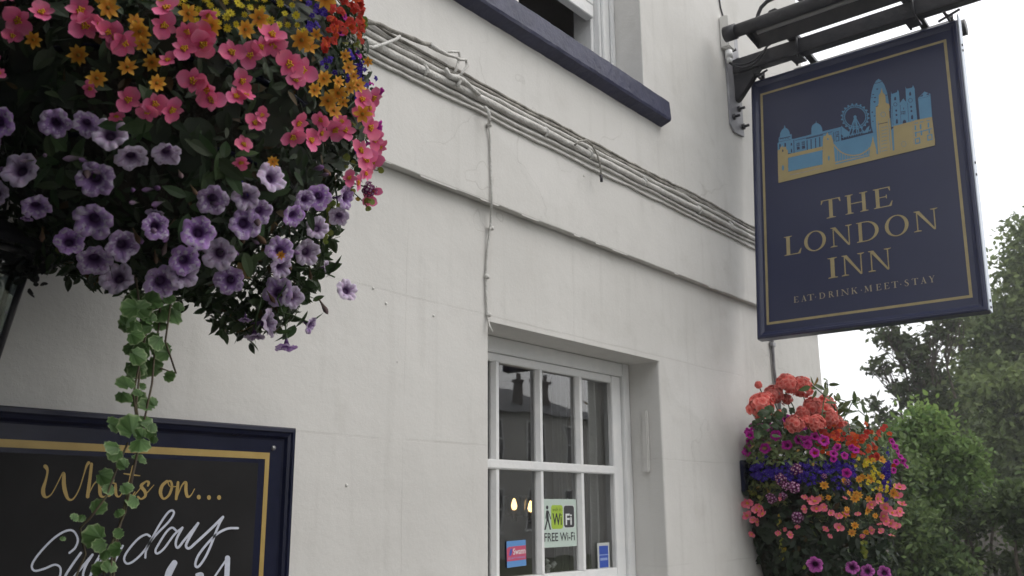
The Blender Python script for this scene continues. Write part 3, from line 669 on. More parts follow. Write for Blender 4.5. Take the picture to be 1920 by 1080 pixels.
# picture, traced as flat painted shapes lying on the panel
frame_s = (SC, sr, su, sn)
def s_px(px, py):
    P = CAMP; d = ray(px, py); O = sp(0, 0, -.0055); t = (O-P).dot(sn)/d.dot(sn); q = P+d*t-SC; return (q.dot(sr), q.dot(su))
z6 = lambda x, y: s_px(1430+x/4.909, 130+y/4.909)
pic = MB(); put = mkput(frame_s, -.0054)
BL, GO, NV = M['sblue'], M['sgold'], M['sign_navy']
def poly(mt, pts): put(pic, [z6(*p) for p in pts], mt)
def disc(mt, cx, cy, rx, ry=None, n=28): poly(mt, [(cx+rx*math.cos(2*PI*k/n), cy+(ry or rx)*math.sin(2*PI*k/n)) for k in range(n)])
def line(mt, pts, w): draw_ribbon(pic, put, mt, [(x, y, w) for x, y in pts], cap=False, conv=lambda p: z6(*p), n=6)
poly(BL, [(140, 770), (137, 680), (148, 672), (148, 630), (158, 622), (162, 585), (178, 556), (196, 541), (202, 510), (210, 538), (230, 548), (245, 570), (252, 602), (266, 592), (268, 640), (290, 640), (290, 775)])
poly(BL, [(288, 640), (400, 612), (448, 598), (448, 545), (456, 518), (474, 502), (489, 494), (492, 467), (496, 492), (514, 500), (534, 515), (547, 540), (550, 572), (720, 530), (722, 662), (640, 690), (288, 778)])
poly(NV, [(284, 650), (290, 648), (292, 770), (286, 772)])
line(NV, [(155, 640), (200, 630), (255, 618)], 7); line(NV, [(145, 668), (200, 658), (262, 646)], 3)
for x in (165, 180, 195, 210, 225, 240): line(NV, [(x, 628), (x+1, 645)], 4)
line(NV, [(300, 655), (400, 632), (560, 592), (640, 575)], 4); line(NV, [(400, 640), (480, 620), (556, 602)], 8)
for x0, y0, w, h in ((404, 655, 9, 88), (441, 645, 9, 88), (482, 636, 9, 90), (520, 625, 9, 88), (152, 690, 14, 45), (200, 680, 14, 55), (258, 680, 12, 24), (260, 735, 10, 32), (312, 680, 26, 30), (314, 716, 26, 26), (360, 668, 28, 32), (362, 706, 28, 28), (652, 580, 6, 85), (670, 575, 32, 36), (672, 618, 32, 50)):
    poly(NV, [(x0, y0), (x0+w, y0-w*.22), (x0+w+2, y0+h-w*.22), (x0+2, y0+h)])
for x0, y0, w, h in ((317, 684, 6, 20), (329, 682, 5, 20), (366, 672, 6, 22), (378, 670, 6, 22), (675, 578, 10, 26), (689, 575, 9, 26), (677, 624, 22, 36)):
    poly(BL, [(x0, y0), (x0+w, y0-w*.22), (x0+w, y0+h-w*.22), (x0, y0+h)])
# gherkin shaped tower
poly(BL, [(1022, 600), (1000, 520), (990, 400), (992, 290), (1004, 205), (1022, 145), (1045, 105), (1068, 88), (1095, 106), (1120, 142), (1145, 210), (1163, 310), (1176, 400), (1182, 560), (1062, 600)])
line(NV, [(1028, 130), (1065, 124), (1108, 106)], 5)
for x, y, r in ((1055, 182, 13), (1018, 232, 10), (1034, 260, 13), (1030, 300, 14), (1008, 262, 8), (1052, 345, 13), (1138, 238, 10), (1010, 395, 12), (1030, 430, 10), (1015, 480, 9)): poly(NV, [(x-r, y), (x, y-r*.5), (x+r, y-2), (x, y+r*.6)])
# wheel
wc = (852, 438)
def arcring(mt, cx, cy, rx, ry, w, n=40):
    draw_ribbon(pic, put, mt, [(cx+rx*math.cos(2*PI*k/n), cy+ry*math.sin(2*PI*k/n), w) for k in range(n+1)], cap=False, conv=lambda p: z6(*p), n=2)
arcring(BL, *wc, 115, 108, 7); arcring(BL, *wc, 97, 91, 7)
for k in range(40):
    a = 2*PI*k/40; a2 = a+.07; line(BL, [(wc[0]+97*math.cos(a), wc[1]+91*math.sin(a)), (wc[0]+115*math.cos(a2), wc[1]+108*math.sin(a2))], 4)
for k in range(20):
    a = 2*PI*k/20+.1; disc(BL, wc[0]+125*math.cos(a), wc[1]+117*math.sin(a), 9, 8, 10)
for e in ((795, 600), (828, 600), (890, 590), (935, 590), (870, 596)): line(BL, [(852, 438), e], 9)
disc(BL, 852, 440, 15, 15, 14)
poly(BL, [(725, 520), (752, 545), (800, 580), (805, 600), (750, 625), (725, 600)]); poly(BL, [(960, 540), (985, 520), (975, 580), (930, 590)])
line(BL, [(730, 628), (850, 598), (1000, 560)], 8)
for x in range(745, 1000, 22): line(BL, [(x, 640-(x-745)*.25), (x+12, 605-(x-745)*.25)], 5)
poly(BL, [(650, 700), (668, 668), (740, 655), (1048, 578), (1062, 790), (990, 800), (660, 878)])
poly(BL, [(1185, 560), (1220, 520), (1222, 745), (1196, 755)])
# abbey
poly(BL, [(1187, 535), (1182, 205), (1190, 230), (1238, 213), (1245, 188), (1256, 212), (1264, 312), (1296, 270), (1322, 302), (1316, 160), (1326, 182), (1377, 170), (1385, 148), (1400, 178), (1408, 292), (1425, 470), (1200, 530)])
for x, y, w, h in ((1212, 252, 18, 36), (1350, 207, 18, 38), (1228, 455, 18, 48), (1368, 418, 18, 44)): poly(NV, [(x, y+h), (x, y+h*.35), (x+w/2, y), (x+w, y+h*.3), (x+w+1, y+h-3)])
poly(NV, [(1290, 508), (1290, 480), (1305, 465), (1322, 475), (1324, 500)])
for x, y in ((1231, 382), (1233, 422), (1368, 347), (1371, 386)): disc(NV, x, y, 9, 10, 12)
arcring(NV, 1223, 325, 15, 16, 4, 16); arcring(NV, 1362, 288, 18, 18, 4, 16)
for x in (1282, 1296, 1310): line(NV, [(x, 385), (x+1, 420)], 4)
for y in (392, 408): line(NV, [(1277, y+4), (1318, y-5)], 4)
line(NV, [(1268, 330), (1275, 500)], 3); line(NV, [(1336, 310), (1345, 480)], 3); line(NV, [(1195, 340), (1202, 520)], 3); line(NV, [(1300, 355), (1300, 372)], 7)
# block tower
poly(BL, [(1432, 268), (1490, 207), (1545, 228), (1562, 445), (1450, 480)]); poly(NV, [(1442, 260), (1474, 232), (1478, 248)]); poly(NV, [(1505, 240), (1524, 220), (1537, 236)]); line(NV, [(1436, 270), (1490, 262), (1545, 242)], 2)
# gold bridge and palace
poly(GO, [(148, 1048), (145, 965), (238, 945), (553, 878), (665, 855), (985, 785), (1062, 785), (1200, 752), (1388, 690), (1588, 640), (1588, 702)])
poly(GO, [(145, 975), (140, 745), (160, 742), (165, 716), (176, 720), (183, 700), (192, 720), (216, 712), (222, 742), (234, 745), (238, 950)])
poly(GO, [(232, 785), (553, 712), (554, 745), (234, 817)])
poly(GO, [(553, 890), (556, 650), (565, 612), (580, 618), (598, 582), (613, 612), (632, 605), (648, 652), (655, 690), (670, 865)])
poly(GO, [(985, 795), (990, 730), (1009, 662), (1016, 615), (1026, 662), (1045, 730), (1062, 795)])
poly(GO, [(1215, 760), (1205, 525), (1260, 512), (1300, 500), (1372, 484), (1375, 470), (1382, 482), (1400, 472), (1560, 440), (1588, 660), (1388, 700)])
poly(BL, [(238, 817), (553, 745), (554, 877), (238, 943)])
line(GO, [(652, 690), (700, 745), (755, 780), (830, 795), (900, 785), (960, 752), (1000, 715)], 10)
for x in range(690, 985, 24):
    yb_ = 855-(x-665)*.234; yt = 690+105*(1-((x-830)/172.)**2); line(GO, [(x, yt), (x, yb_)], 3)
line(BL, [(672, 872), (800, 842), (985, 796)], 11); line(M['lead'], [(255, 975), (400, 945), (545, 908)], 6)
poly(GO, [(1065, 785), (1045, 460), (1043, 352), (1058, 340), (1070, 316), (1072, 242), (1088, 218), (1098, 172), (1108, 216), (1130, 240), (1136, 310), (1166, 322), (1172, 352), (1165, 370), (1185, 560), (1200, 755)])
arcring(BL, 1112, 418, 22, 22, 4, 18); line(NV, [(1062, 508), (1105, 500), (1155, 488)], 6); line(NV, [(1170, 385), (1175, 450)], 8); line(NV, [(1048, 345), (1068, 338)], 5)
for y in (540, 600, 665, 730):
    line(BL, [(1095, y), (1150, y-13)], 4); line(BL, [(1097, y+28), (1152, y+15)], 4)
line(BL, [(1065, 480), (1085, 770)], 4); line(BL, [(1160, 460), (1180, 745)], 4)
poly(BL, [(1040, 590), (1052, 590), (1064, 785), (1050, 780)])
for x in (1400, 1450, 1510): line(BL, [(x, 500-(x-1400)*.2), (x+32, 494-(x-1400)*.2)], 7)
for x, y in ((1400, 520), (1448, 510), (1520, 495), (1404, 580), (1455, 568), (1528, 550)): poly(BL, [(x, y), (x+14, y-3), (x+16, y+42), (x+2, y+45)])
line(BL, [(1400, 590), (1475, 572), (1560, 548)], 9)
for x, y in ((1402, 640), (1515, 608)): poly(BL, [(x, y), (x+48, y-11), (x+52, y+42), (x+4, y+54)]); poly(GO, [(x+10, y+8), (x+39, y+1), (x+42, y+34), (x+13, y+41)])
arcring(BL, 1302, 690, 22, 24, 3, 16); disc(BL, 603, 645, 8, 10, 10); disc(BL, 612, 820, 8, 24, 12); disc(BL, 190, 910, 10, 26, 12); disc(NV, 188, 752, 6, 12, 10); line(M['lead'], [(1385, 495), (1392, 690)], 3)
pic.build('skyline_picture', sign)

# serif capitals built stroke by stroke, in em units (cap height 1)
TH, TN, SE = .15, .045, .03
def stem(x, w, y0=0, y1=1): return [[(x-w/2, y0), (x+w/2, y0), (x+w/2, y1), (x-w/2, y1)]]
def serif(x, y, w, up=1): return [[(x-w/2, y), (x+w/2, y), (x+w/2, y+SE*up), (x+w*.16, y+SE*2.2*up), (x-w*.16, y+SE*2.2*up), (x-w/2, y+SE*up)]]
def fullstem(x, w=TH, sw=.36): return stem(x, w)+serif(x, 0, sw)+serif(x, 1, sw, -1)
def bowl(cx, cy, rx, ry, a0, a1, tmax, tmin, n=22):
    out = []; inn = []
    for k in range(n+1):
        a = math.radians(a0+(a1-a0)*k/n); c, s_ = math.cos(a), math.sin(a)
        out.append((cx+rx*c, cy+ry*s_)); inn.append((cx+(rx-tmax)*c, cy+(ry-tmin)*s_))
    return [[out[i], out[i+1], inn[i+1], inn[i]] for i in range(n)]
def glyph(ch):
    if ch == 'I': return .36, fullstem(.18)
    if ch == 'T': return .84, stem(.42, TH)+serif(.42, 0, .40)+[[(.02, .955), (.82, .955), (.82, 1), (.02, 1)], [(.02, 1), (0, .78), (.03, .78), (.10, .955)], [(.82, 1), (.84, .78), (.81, .78), (.74, .955)]]
    if ch == 'H': return 1.0, fullstem(.18)+fullstem(.82)+[[(.25, .49), (.75, .49), (.75, .49+TN), (.25, .49+TN)]]
    if ch == 'E': return .78, fullstem(.18, TH, .34)+[[(.25, .955), (.70, .955), (.70, 1), (.25, 1)], [(.70, 1), (.71, .78), (.685, .78), (.62, .955)], [(.25, .5), (.55, .5), (.55, .54), (.25, .54)], [(.56, .62), (.535, .62), (.51, .52), (.535, .42), (.56, .42)], [(.25, 0), (.72, 0), (.72, .045), (.25, .045)], [(.72, 0), (.78, .26), (.75, .26), (.63, .045)]]
    if ch == 'L': return .74, fullstem(.18, TH, .36)+[[(.25, 0), (.68, 0), (.68, .045), (.25, .045)], [(.68, 0), (.74, .27), (.71, .27), (.58, .045)]]
    if ch == 'O': return 1.06, bowl(.53, .5, .52, .525, 0, 360, .16, .045, 44)
    if ch == 'D': return 1.0, fullstem(.18, TH, .34)+bowl(.42, .5, .56, .5, -90, 90, .155, .045, 26)+[[(.2, .955), (.43, .955), (.43, 1), (.2, 1)], [(.2, 0), (.43, 0), (.43, .045), (.2, .045)]]
    if ch == 'N': return 1.0, [[(.13, 0), (.18, 0), (.18, .95), (.13, .95)], [(.84, .02), (.89, .02), (.89, 1), (.84, 1)], [(.03, 1), (.26, 1), (.89, .0), (.85, -.03), (.80, 0), (.13, .94), (.03, .97)]]+serif(.155, 0, .32)+serif(.865, 1, .30, -1)
    if ch == 'A': return .94, [[(.44, 1.02), (.50, 1.02), (.80, .03), (.64, .03), (.42, .82)], [(.46, .98), (.42, .88), (.14, .03), (.19, .03), (.47, .90)], [(.25, .34), (.66, .34), (.66, .385), (.25, .385)]]+serif(.165, 0, .28)+serif(.74, 0, .36)
    if ch == 'R': return .92, fullstem(.18, TH, .34)+bowl(.36, .755, .30, .245, -90, 90, .14, .045, 18)+[[(.25, .955), (.37, .955), (.37, 1), (.25, 1)], [(.25, .51), (.40, .51), (.40, .55), (.25, .55)], [(.36, .53), (.52, .53), (.86, .04), (.92, .03), (.92, 0), (.72, 0)]]
    if ch == 'K': return .96, fullstem(.18, TH, .34)+[[(.25, .46), (.29, .43), (.76, .95), (.70, .95)], [(.36, .55), (.50, .62), (.90, .03), (.68, .03)]]+serif(.74, 1, .28, -1)+serif(.82, 0, .28)
    if ch == 'M': return 1.2, [[(.14, 0), (.18, 0), (.24, .96), (.20, .96)], [(.86, 0), (1.02, 0), (.98, 1), (.84, 1)], [(.08, 1), (.28, 1), (.60, .2), (.54, .02)], [(.54, .02), (.58, .12), (.88, 1), (.84, 1)]]+serif(.16, 0, .28)+serif(.94, 0, .34)+serif(.94, 1, .30, -1)
    if ch == 'S': return .62, [q for q in s_shape()]
    if ch == 'Y': return .90, stem(.46, TH, 0, .46)+serif(.46, 0, .36)+[[(.10, .97), (.27, .97), (.53, .44), (.40, .44)], [(.48, .44), (.53, .44), (.79, .97), (.74, .97)]]+serif(.18, 1, .32, -1)+serif(.77, 1, .26, -1)
    if ch == '.': return .2, [[(.1+.08*math.cos(k*PI/4), .42+.08*math.sin(k*PI/4)) for k in range(8)]]
def s_shape():
    L, R_, _ = ribbon([(.53, .78, .03), (.50, .92, .04), (.32, .99, .06), (.14, .90, .10), (.12, .72, .14), (.30, .55, .17), (.48, .40, .16), (.52, .20, .12), (.38, .03, .06), (.18, .03, .05), (.06, .14, .05), (.05, .28, .03)], 4)
    return [[L[i], L[i+1], R_[i+1], R_[i]] for i in range(len(L)-1)]
let = MB(); put = mkput(frame_s, -.0054)
zt = lambda x, y: s_px(1450+x/4.155, 330+y/4.155)
def put_glyph(ch, h0, h1, v0, hgt, mt, put=put, mb=None):
    w, polys = glyph(ch); k = (h1-h0)/w
    for pl in polys: put(mb or let, [(h0+x*k, v0+y*hgt) for x, y in pl], mt)
def word(chars, spans, base, tops, mt, thin=False):
    lt = MB()
    # base: two zoom points on the baseline; tops: a point on the cap line
    (xa, ya), (xb, yb_) = base
    v0 = (zt(xa, ya)[1]+zt(xb, yb_)[1])/2; v1 = zt(*tops)[1]
    for ch, (x0, x1) in zip(chars, spans):
        xm = lambda x: ya+(yb_-ya)*(x-xa)/(xb-xa) - 60
        put_glyph(ch, zt(x0, xm(x0))[0], zt(x1, xm(x1))[0], v0, v1-v0, mt, mb=lt)
    lt.build('lettering', sign)
word('THE', ((372, 526), (560, 738), (778, 928)), ((450, 326), (860, 243)), (640, 137), M['gold'])
word('LONDON', ((84, 220), (240, 413), (445, 614), (648, 826), (870, 1058), (1095, 1285)), ((120, 622), (1120, 434)), (560, 385), M['gold'])
word('INN', ((428, 502), (533, 712), (740, 922)), ((465, 798), (790, 742)), (640, 607), M['gold'])
word('EAT.DRINK.MEET.STAY', ((160, 198), (216, 262), (266, 318), (325, 334), (358, 405), (430, 474), (491, 508), (528, 590), (608, 657), (681, 691), (708, 776), (801, 842), (863, 905), (922, 974), (988, 998), (1022, 1056), (1080, 1130), (1146, 1196), (1211, 1258)), ((180, 990), (1230, 830)), (700, 862), mat('pale_gold_paint', (.34, .30, .20), .5))


# ---------------------------------------------------------------- chalk board
BYF = -.045
cb = thing('notice_board', 'black chalk board headed in gold script in a navy moulded frame on the wall', 'sign', (.95, 0, .9))
bx1, bz1, bx0, bz0 = 1.522, 1.813, .30, .75
def ringframe(b, x0, z0, x1, z1, prof):
    # prof: (inset, depth towards viewer)
    rs = [[(x0+i, -d, z0+i), (x1-i, -d, z0+i), (x1-i, -d, z1-i), (x0+i, -d, z1-i)] for i, d in prof]
    vs = sum(rs, []); fs = []
    for r in range(len(rs)-1):
        for k in range(4): k2 = (k+1) % 4; fs.append((r*4+k, r*4+k2, (r+1)*4+k2, (r+1)*4+k))
    b.add(vs, fs)
b = MB(); b.m(M['navy_gloss']); ringframe(b, bx0, bz0, bx1, bz1, [(0, .001), (0, .040), (.004, .046), (.012, .047), (.016, .043), (.024, .041), (.030, .034), (.034, .0325)]); b.build('frame', cb)
b = MB(); b.m(M['navy_gloss']); b.box((bx0+.03, -.032, bz0+.03), (bx1-.03, -.002, bz1-.03)); b.build('backing', cb)
b = MB(); b.m(M['gold_b']); gi = .066; gw = .016
gx1 = atY(506, 849, -.033); gx, gz = gx1.x, gx1.z
for a in ((bx0+gi, gz-gw, gx, gz), (gx-gw*.8, bz0+gi, gx, gz-gw), (bx0+gi, bz0+gi, bx0+gi+gw, gz-gw), (bx0+gi+gw, bz0+gi, gx-gw, bz0+gi+gw)): b.box((a[0], -.0328, a[1]), (a[2], -.0321, a[3]))
b.build('gold_line', cb)
q = atY(484, 868, -.033); b = MB(); b.m(M['board']); b.box((bx0+.1, -.0335, bz0+.1), (q.x, -.0321, q.z)); b.build('chalk_panel', cb)
q = atY(513, 840, -.034); b = MB(); b.m(M['steel']); b.cyl((q.x, -.031, q.z), (q.x, -.036, q.z), .006, 10); b.build('screw', cb)
wr_ = None
fbd = (Vector((0, -.0336, 0)), Vector((1, 0, 0)), Vector((0, 0, 1)), Vector((0, -1, 0)))
def zb(x, y): p = atY(40+x/4.5, 840+y/4.5, -.0345); return (p.x, p.z)
wr = MB(); put = mkput(fbd, .0003)
def pen(mt, pts, w=None): draw_ribbon(wr, put, mt, [(p[0], p[1], (w if w else p[2])) for p in pts], conv=lambda p: zb(*p), n=6)
G_ = M['gold_b']
pen(G_, [(203, 155, 34), (214, 168, 30), (222, 200, 18), (208, 270, 20), (186, 345, 32), (190, 395, 32), (215, 415, 16), (258, 385, 9), (310, 290, 8), (345, 222, 12), (360, 218, 26), (360, 300, 34), (372, 370, 34), (398, 430, 22), (440, 428, 12), (490, 345, 10), (530, 220, 10), (552, 150, 20), (570, 124, 26)])
pen(G_, [(594, 135, 24), (578, 270, 28), (560, 410, 30)]); pen(G_, [(565, 400, 8), (610, 310, 10), (648, 278, 16), (662, 320, 28), (668, 395, 28), (700, 412, 12), (735, 380, 8)])
pen(G_, [(795, 300, 12), (745, 290, 18), (718, 345, 24), (735, 405, 18), (775, 370, 10), (797, 298, 12), (800, 390, 24), (830, 408, 10), (865, 350, 8)])
pen(G_, [(944, 156, 22), (918, 290, 28), (906, 390, 28), (928, 412, 12), (960, 370, 8)]); pen(G_, [(865, 216, 8), (930, 225, 14), (1000, 234, 8)])
pen(G_, [(955, 400, 8), (1000, 345, 8), (1046, 285, 12), (1075, 290, 22), (1068, 318, 16)]); pen(G_, [(1048, 284, 14), (1012, 320, 28), (1042, 365, 28), (1046, 405, 22), (1012, 430, 14), (985, 412, 18)]); pen(G_, [(1048, 392, 10), (1090, 345, 8), (1118, 312, 6)])
pen(G_, [(1228, 280, 22), (1188, 320, 28), (1174, 380, 30), (1200, 428, 18), (1245, 398, 20), (1270, 330, 22), (1262, 283, 18), (1238, 284, 12), (1255, 325, 8), (1305, 325, 8)])
pen(G_, [(1322, 290, 22), (1315, 360, 28), (1306, 430, 22)]); pen(G_, [(1318, 405, 8), (1355, 315, 12), (1388, 290, 22), (1388, 350, 28), (1400, 408, 24), (1430, 400, 10), (1462, 345, 7)])
for x, y in ((1497, 415), (1583, 418), (1668, 418)): put(wr, [zb(x+17*math.cos(k*PI/7), y+20*math.sin(k*PI/7)) for k in range(14)], G_)
wr.build('heading_lettering', cb); wr = MB()
C_ = M['chalk']
pen(C_, [(405, 885), (455, 840), (476, 770), (440, 702), (375, 700), (270, 765), (150, 890), (90, 985), (110, 1035), (190, 1020), (280, 985), (328, 1010), (325, 1080), (285, 1160)], 18)
pen(C_, [(502, 885), (440, 970), (370, 1080), (365, 1130), (410, 1125), (490, 1030), (600, 900)], 20); pen(C_, [(600, 900), (545, 990), (520, 1070), (540, 1110), (580, 1080), (660, 910)], 20)
pen(C_, [(660, 910), (610, 1000), (575, 1100)], 18); pen(C_, [(590, 1060), (690, 930), (750, 890), (740, 960)], 16); pen(C_, [(855, 825), (810, 910), (770, 1000)], 18)
pen(C_, [(1085, 745), (1050, 730), (980, 770), (895, 870), (866, 935), (890, 975), (945, 955), (1025, 880), (1120, 750), (1240, 625), (1285, 555), (1272, 527), (1232, 550), (1160, 655), (1090, 785), (1052, 865), (1045, 925)], 18)
pen(C_, [(1308, 700), (1270, 672), (1220, 712), (1152, 820), (1130, 868), (1148, 890), (1205, 845), (1290, 730), (1358, 672)], 18); pen(C_, [(1358, 672), (1312, 760), (1302, 818), (1322, 840), (1375, 775), (1490, 635)], 20)
pen(C_, [(1490, 635), (1415, 760), (1388, 825), (1415, 846), (1470, 800), (1590, 690), (1700, 582)], 22); pen(C_, [(1700, 582), (1660, 660), (1590, 840), (1540, 940), (1490, 1002), (1466, 985), (1490, 910), (1560, 815), (1650, 725), (1740, 680), (1825, 676)], 20)
pen(C_, [(1290, 970, 50), (1250, 1040, 60), (1225, 1110, 50)]); pen(C_, [(1738, 928, 44), (1736, 1010, 44), (1730, 1110, 44)]); pen(C_, [(1725, 945, 16), (1640, 1070, 16), (1600, 1130, 16)]); pen(C_, [(1480, 1070, 30), (1520, 1068, 34), (1510, 1130, 30)])
wr.build('chalk_lettering', cb)

# ---------------------------------------------------------------- wall lantern at the left edge
lc = atY(-82, 492, -.20)
ln = thing('wall_lantern', 'black framed glass wall lantern half hidden behind the near flower basket', 'lantern', lc)
b = MB(); b.m(M['iron'])
def hexp(r, z, k): a = PI/3*k+.35; return lc+Vector((r*math.cos(a), r*math.sin(a), z))
for k in range(6): b.tube([hexp(.125, .02, k), hexp(.075, -.24, k)], .006, 6); b.tube([hexp(.125, .02, k), hexp(.125, .02, k+1)], .007, 6); b.tube([hexp(.075, -.24, k), hexp(.075, -.24, k+1)], .006, 6)
b.build('frame', ln)
b = MB(); b.m(M['lglass'])
for k in range(6): b.add([hexp(.123, .018, k), hexp(.123, .018, k+1), hexp(.074, -.238, k+1), hexp(.074, -.238, k)], [(0, 1, 2, 3)])
b.build('glass', ln)
b = MB(); b.m(M['iron']); b.lathe([(.165, .015), (.160, .03), (.12, .06), (.07, .085), (.03, .10), (.02, .14), (.001, .15)], lc, 24); b.build('canopy', ln)
b = MB(); b.m(M['iron']); b.tube([lc+Vector((0, 0, -.24)), lc+Vector((0, .02, -.32)), Vector((lc.x, -.05, lc.z-.34)), Vector((lc.x, -.004, lc.z-.34))], .012, 8); b.build('wall_arm', ln)
b = MB(); b.m(M['white']); b.cyl(lc+Vector((0, 0, -.23)), lc+Vector((0, 0, -.15)), .012); b.lathe([(.001, -.15), (.025, -.14), (.03, -.10), (.02, -.06), (.001, -.05)], lc, 12); b.build('bulb', ln)
#PLANTS
# ---------------------------------------------------------------- flower and leaf shapes (diameter 1, facing +Z)
def jit(c, a=.12): return tuple(max(0, x*(1+random.uniform(-a, a))) for x in c[:3])
def m_petunia(light, mid, dark, seed, edge=None, droop=0.0, spk=1.0):
    r = random.Random(seed); n = 40; b = MB(); b.smooth = True; b.m(M['petal_s'])
    ph = r.uniform(0, 6); wob = [r.uniform(-1, 1) for _ in range(8)]
    rings = [(.025, -.62), (.045, -.48), (.075, -.34), (.11, -.21), (.17, -.09), (.26, -.01), (.36, .035), (.44, .04), (.50, .01)]
    vs = []; cs = []
    for i, (R_, z) in enumerate(rings):
        t = i/(len(rings)-1)
        for k in range(n):
            a = 2*PI*k/n; lob = abs(math.cos(2.5*a)); sh = 1-(.19*(1-lob**.6)+.10*wob[4+int(((a+PI/5)%(2*PI))//(2*PI/5))%4]*.5)*max(0, t-.35)/.65
            ruf = max(0, t-.5)*2
            rr = R_*sh*(1+.05*math.sin(a+wob[0]*3)*t)*(1+.03*math.sin(13*a+ph)*ruf)
            zz = z+ruf*(.04*math.sin(10*a+ph)+.035*math.sin(3*a+wob[1]*3)+.04*wob[2]*math.cos(a+wob[3]*3)) - .07*(1-lob)**2*ruf - droop*t*t
            vs.append((rr*math.cos(a), rr*math.sin(a), zz))
            vein = max(0, math.cos(5*a*1.0))**14
            if t < .3: c = tuple(mid[q]*.35+dark[q]*.65 for q in range(3))
            elif t < .4: c = dark
            elif t < .52: c = tuple(dark[q]*.55+mid[q]*.45 for q in range(3))
            else:
                f = min(1, (t-.55)/.3); f2 = max(0, f-.35*vein*(1-f)); c = tuple(mid[q]*(1-f2)+light[q]*f2 for q in range(3))
                if edge and t > .8: c = edge
                if vein > .5 and t < .85: c = tuple((c[q]+dark[q])/2 for q in range(3))
            cs.append((*jit(c, .05), spk*(1 if t > .5 else 0)))
    fs = [(i*n+k, i*n+(k+1) % n, (i+1)*n+(k+1) % n, (i+1)*n+k) for i in range(len(rings)-1) for k in range(n)]
    b.add(vs, fs, cs)
    b.m(M['leaf']); b.cc = (.06, .10, .03, 1)
    for k in range(5):
        a = 2*PI*k/5; x, y = math.cos(a), math.sin(a); b.add([(x*.02, y*.02, -.64), (x*.08-y*.025, y*.08+x*.025, -.52), (x*.13, y*.13, -.40), (x*.08+y*.025, y*.08-x*.025, -.52)], [(0, 1, 2, 3)])
    return b.build('flower', mesh_only=True)
def petal(b, ang, L_, Wd, cup, c0, c1, base=.02, point=.0, twist=0, tilt=0, nl=5, nw=4, fold=0, sharp=1.05):
    ca, sa = math.cos(ang), math.sin(ang); vs = []; cs = []
    for i in range(nl+1):
        t = i/nl; w = Wd*(math.sin(PI*min(1, t*.93+.07))**(.62+point))*(1-.25*point*t) if t < 1 else Wd*(.18 if not point else .04)
        for j in range(nw+1):
            s_ = (j/nw-.5)*2; x = base+L_*t*(1-.06*s_*s_*(t > .9)); y = w/2*s_
            z = cup*(t**2)*.5+abs(s_)*.12*w*(1-fold*2)+tilt*t + twist*s_*t*.06
            vs.append((x*ca-y*sa, x*sa+y*ca, z))
            f = min(1, t*sharp); cs.append((*jit(tuple(c0[q]*(1-f)+c1[q]*f for q in range(3)), .05), 1))
    fs = [(i*(nw+1)+j, (i+1)*(nw+1)+j, (i+1)*(nw+1)+j+1, i*(nw+1)+j+1) for i in range(nl) for j in range(nw)]
    b.add(vs, fs, cs)
def m_begonia(seed, c0=(.78, .10, .26), c1=(.84, .25, .40)):
    r = random.Random(seed); b = MB(); b.smooth = True; b.m(M['petal'])
    for a, L_, w in ((PI/2, .52, .56), (-PI/2, .50, .60), (0, .42, .30), (PI, .42, .30)):
        petal(b, a+r.uniform(-.15, .15), L_, w, r.uniform(-.1, .35), c0, jit(c1), twist=r.uniform(-1, 1), tilt=r.uniform(-.02, .08)+(0.05 if L_ < .45 else 0))
    b.m(M['petal']); b.cc = (.78, .46, .05, 1)
    for k in range(9):
        a = k*2.4; q = .02*math.sqrt(k); b.lathe([(.001, .0), (.04, .03), (.04, .07), (.001, .10)], (q*math.cos(a)*2, q*math.sin(a)*2, .01+.01*r.random()), 6)
    return b.build('flower', mesh_only=True)
def m_daisy(seed, n, c0, c1, cen, wd=.2, pt=.5, cup=.1, dark=None):
    r = random.Random(seed); b = MB(); b.smooth = True; b.m(M['petal'])
    for k in range(n): petal(b, 2*PI*k/n+r.uniform(-.08, .08), .45*r.uniform(.9, 1.05), wd, cup+r.uniform(-.15, .15), c0, c1, base=.05, point=pt, nl=4, nw=3, twist=r.uniform(-1, 1), fold=.4)
    b.cc = (*cen, 1); b.lathe([(.001, .07), (.06, .06), (.085, .03), (.09, 0)], (0, 0, 0), 9)
    return b.build('flower', mesh_only=True)
def m_small5(seed, c0, c1, cen, wd=.42, sharp=1.05):
    r = random.Random(seed); b = MB(); b.smooth = True; b.m(M['petal'])
    for k in range(5): petal(b, 2*PI*k/5+r.uniform(-.1, .1), .47, wd*r.uniform(.85, 1.1), r.uniform(-.3, .2), c0, c1, base=.0, nl=3, nw=2, sharp=sharp)
    b.cc = (*cen, 1); b.lathe([(.001, .05), (.05, .03), (.06, 0)], (0, 0, 0), 6)
    return b.build('flower', mesh_only=True)
def merge_into(b, me, mtx):
    n = len(b.v); cs = np.empty(len(me.vertices)*4, dtype='f'); me.color_attributes['Col'].data.foreach_get('color', cs); cs = cs.reshape(-1, 4)
    mp = []
    for m_ in me.materials: b.m(m_); mp.append(b.cm)
    for v, c in zip(me.vertices, cs): b.v.append(tuple(mtx @ v.co)); b.c.append(tuple(float(q) for q in c))
    for p in me.polygons: b.f.append([i+n for i in p.vertices]); b.mi.append(mp[p.material_index]); b.sm.append(p.use_smooth)
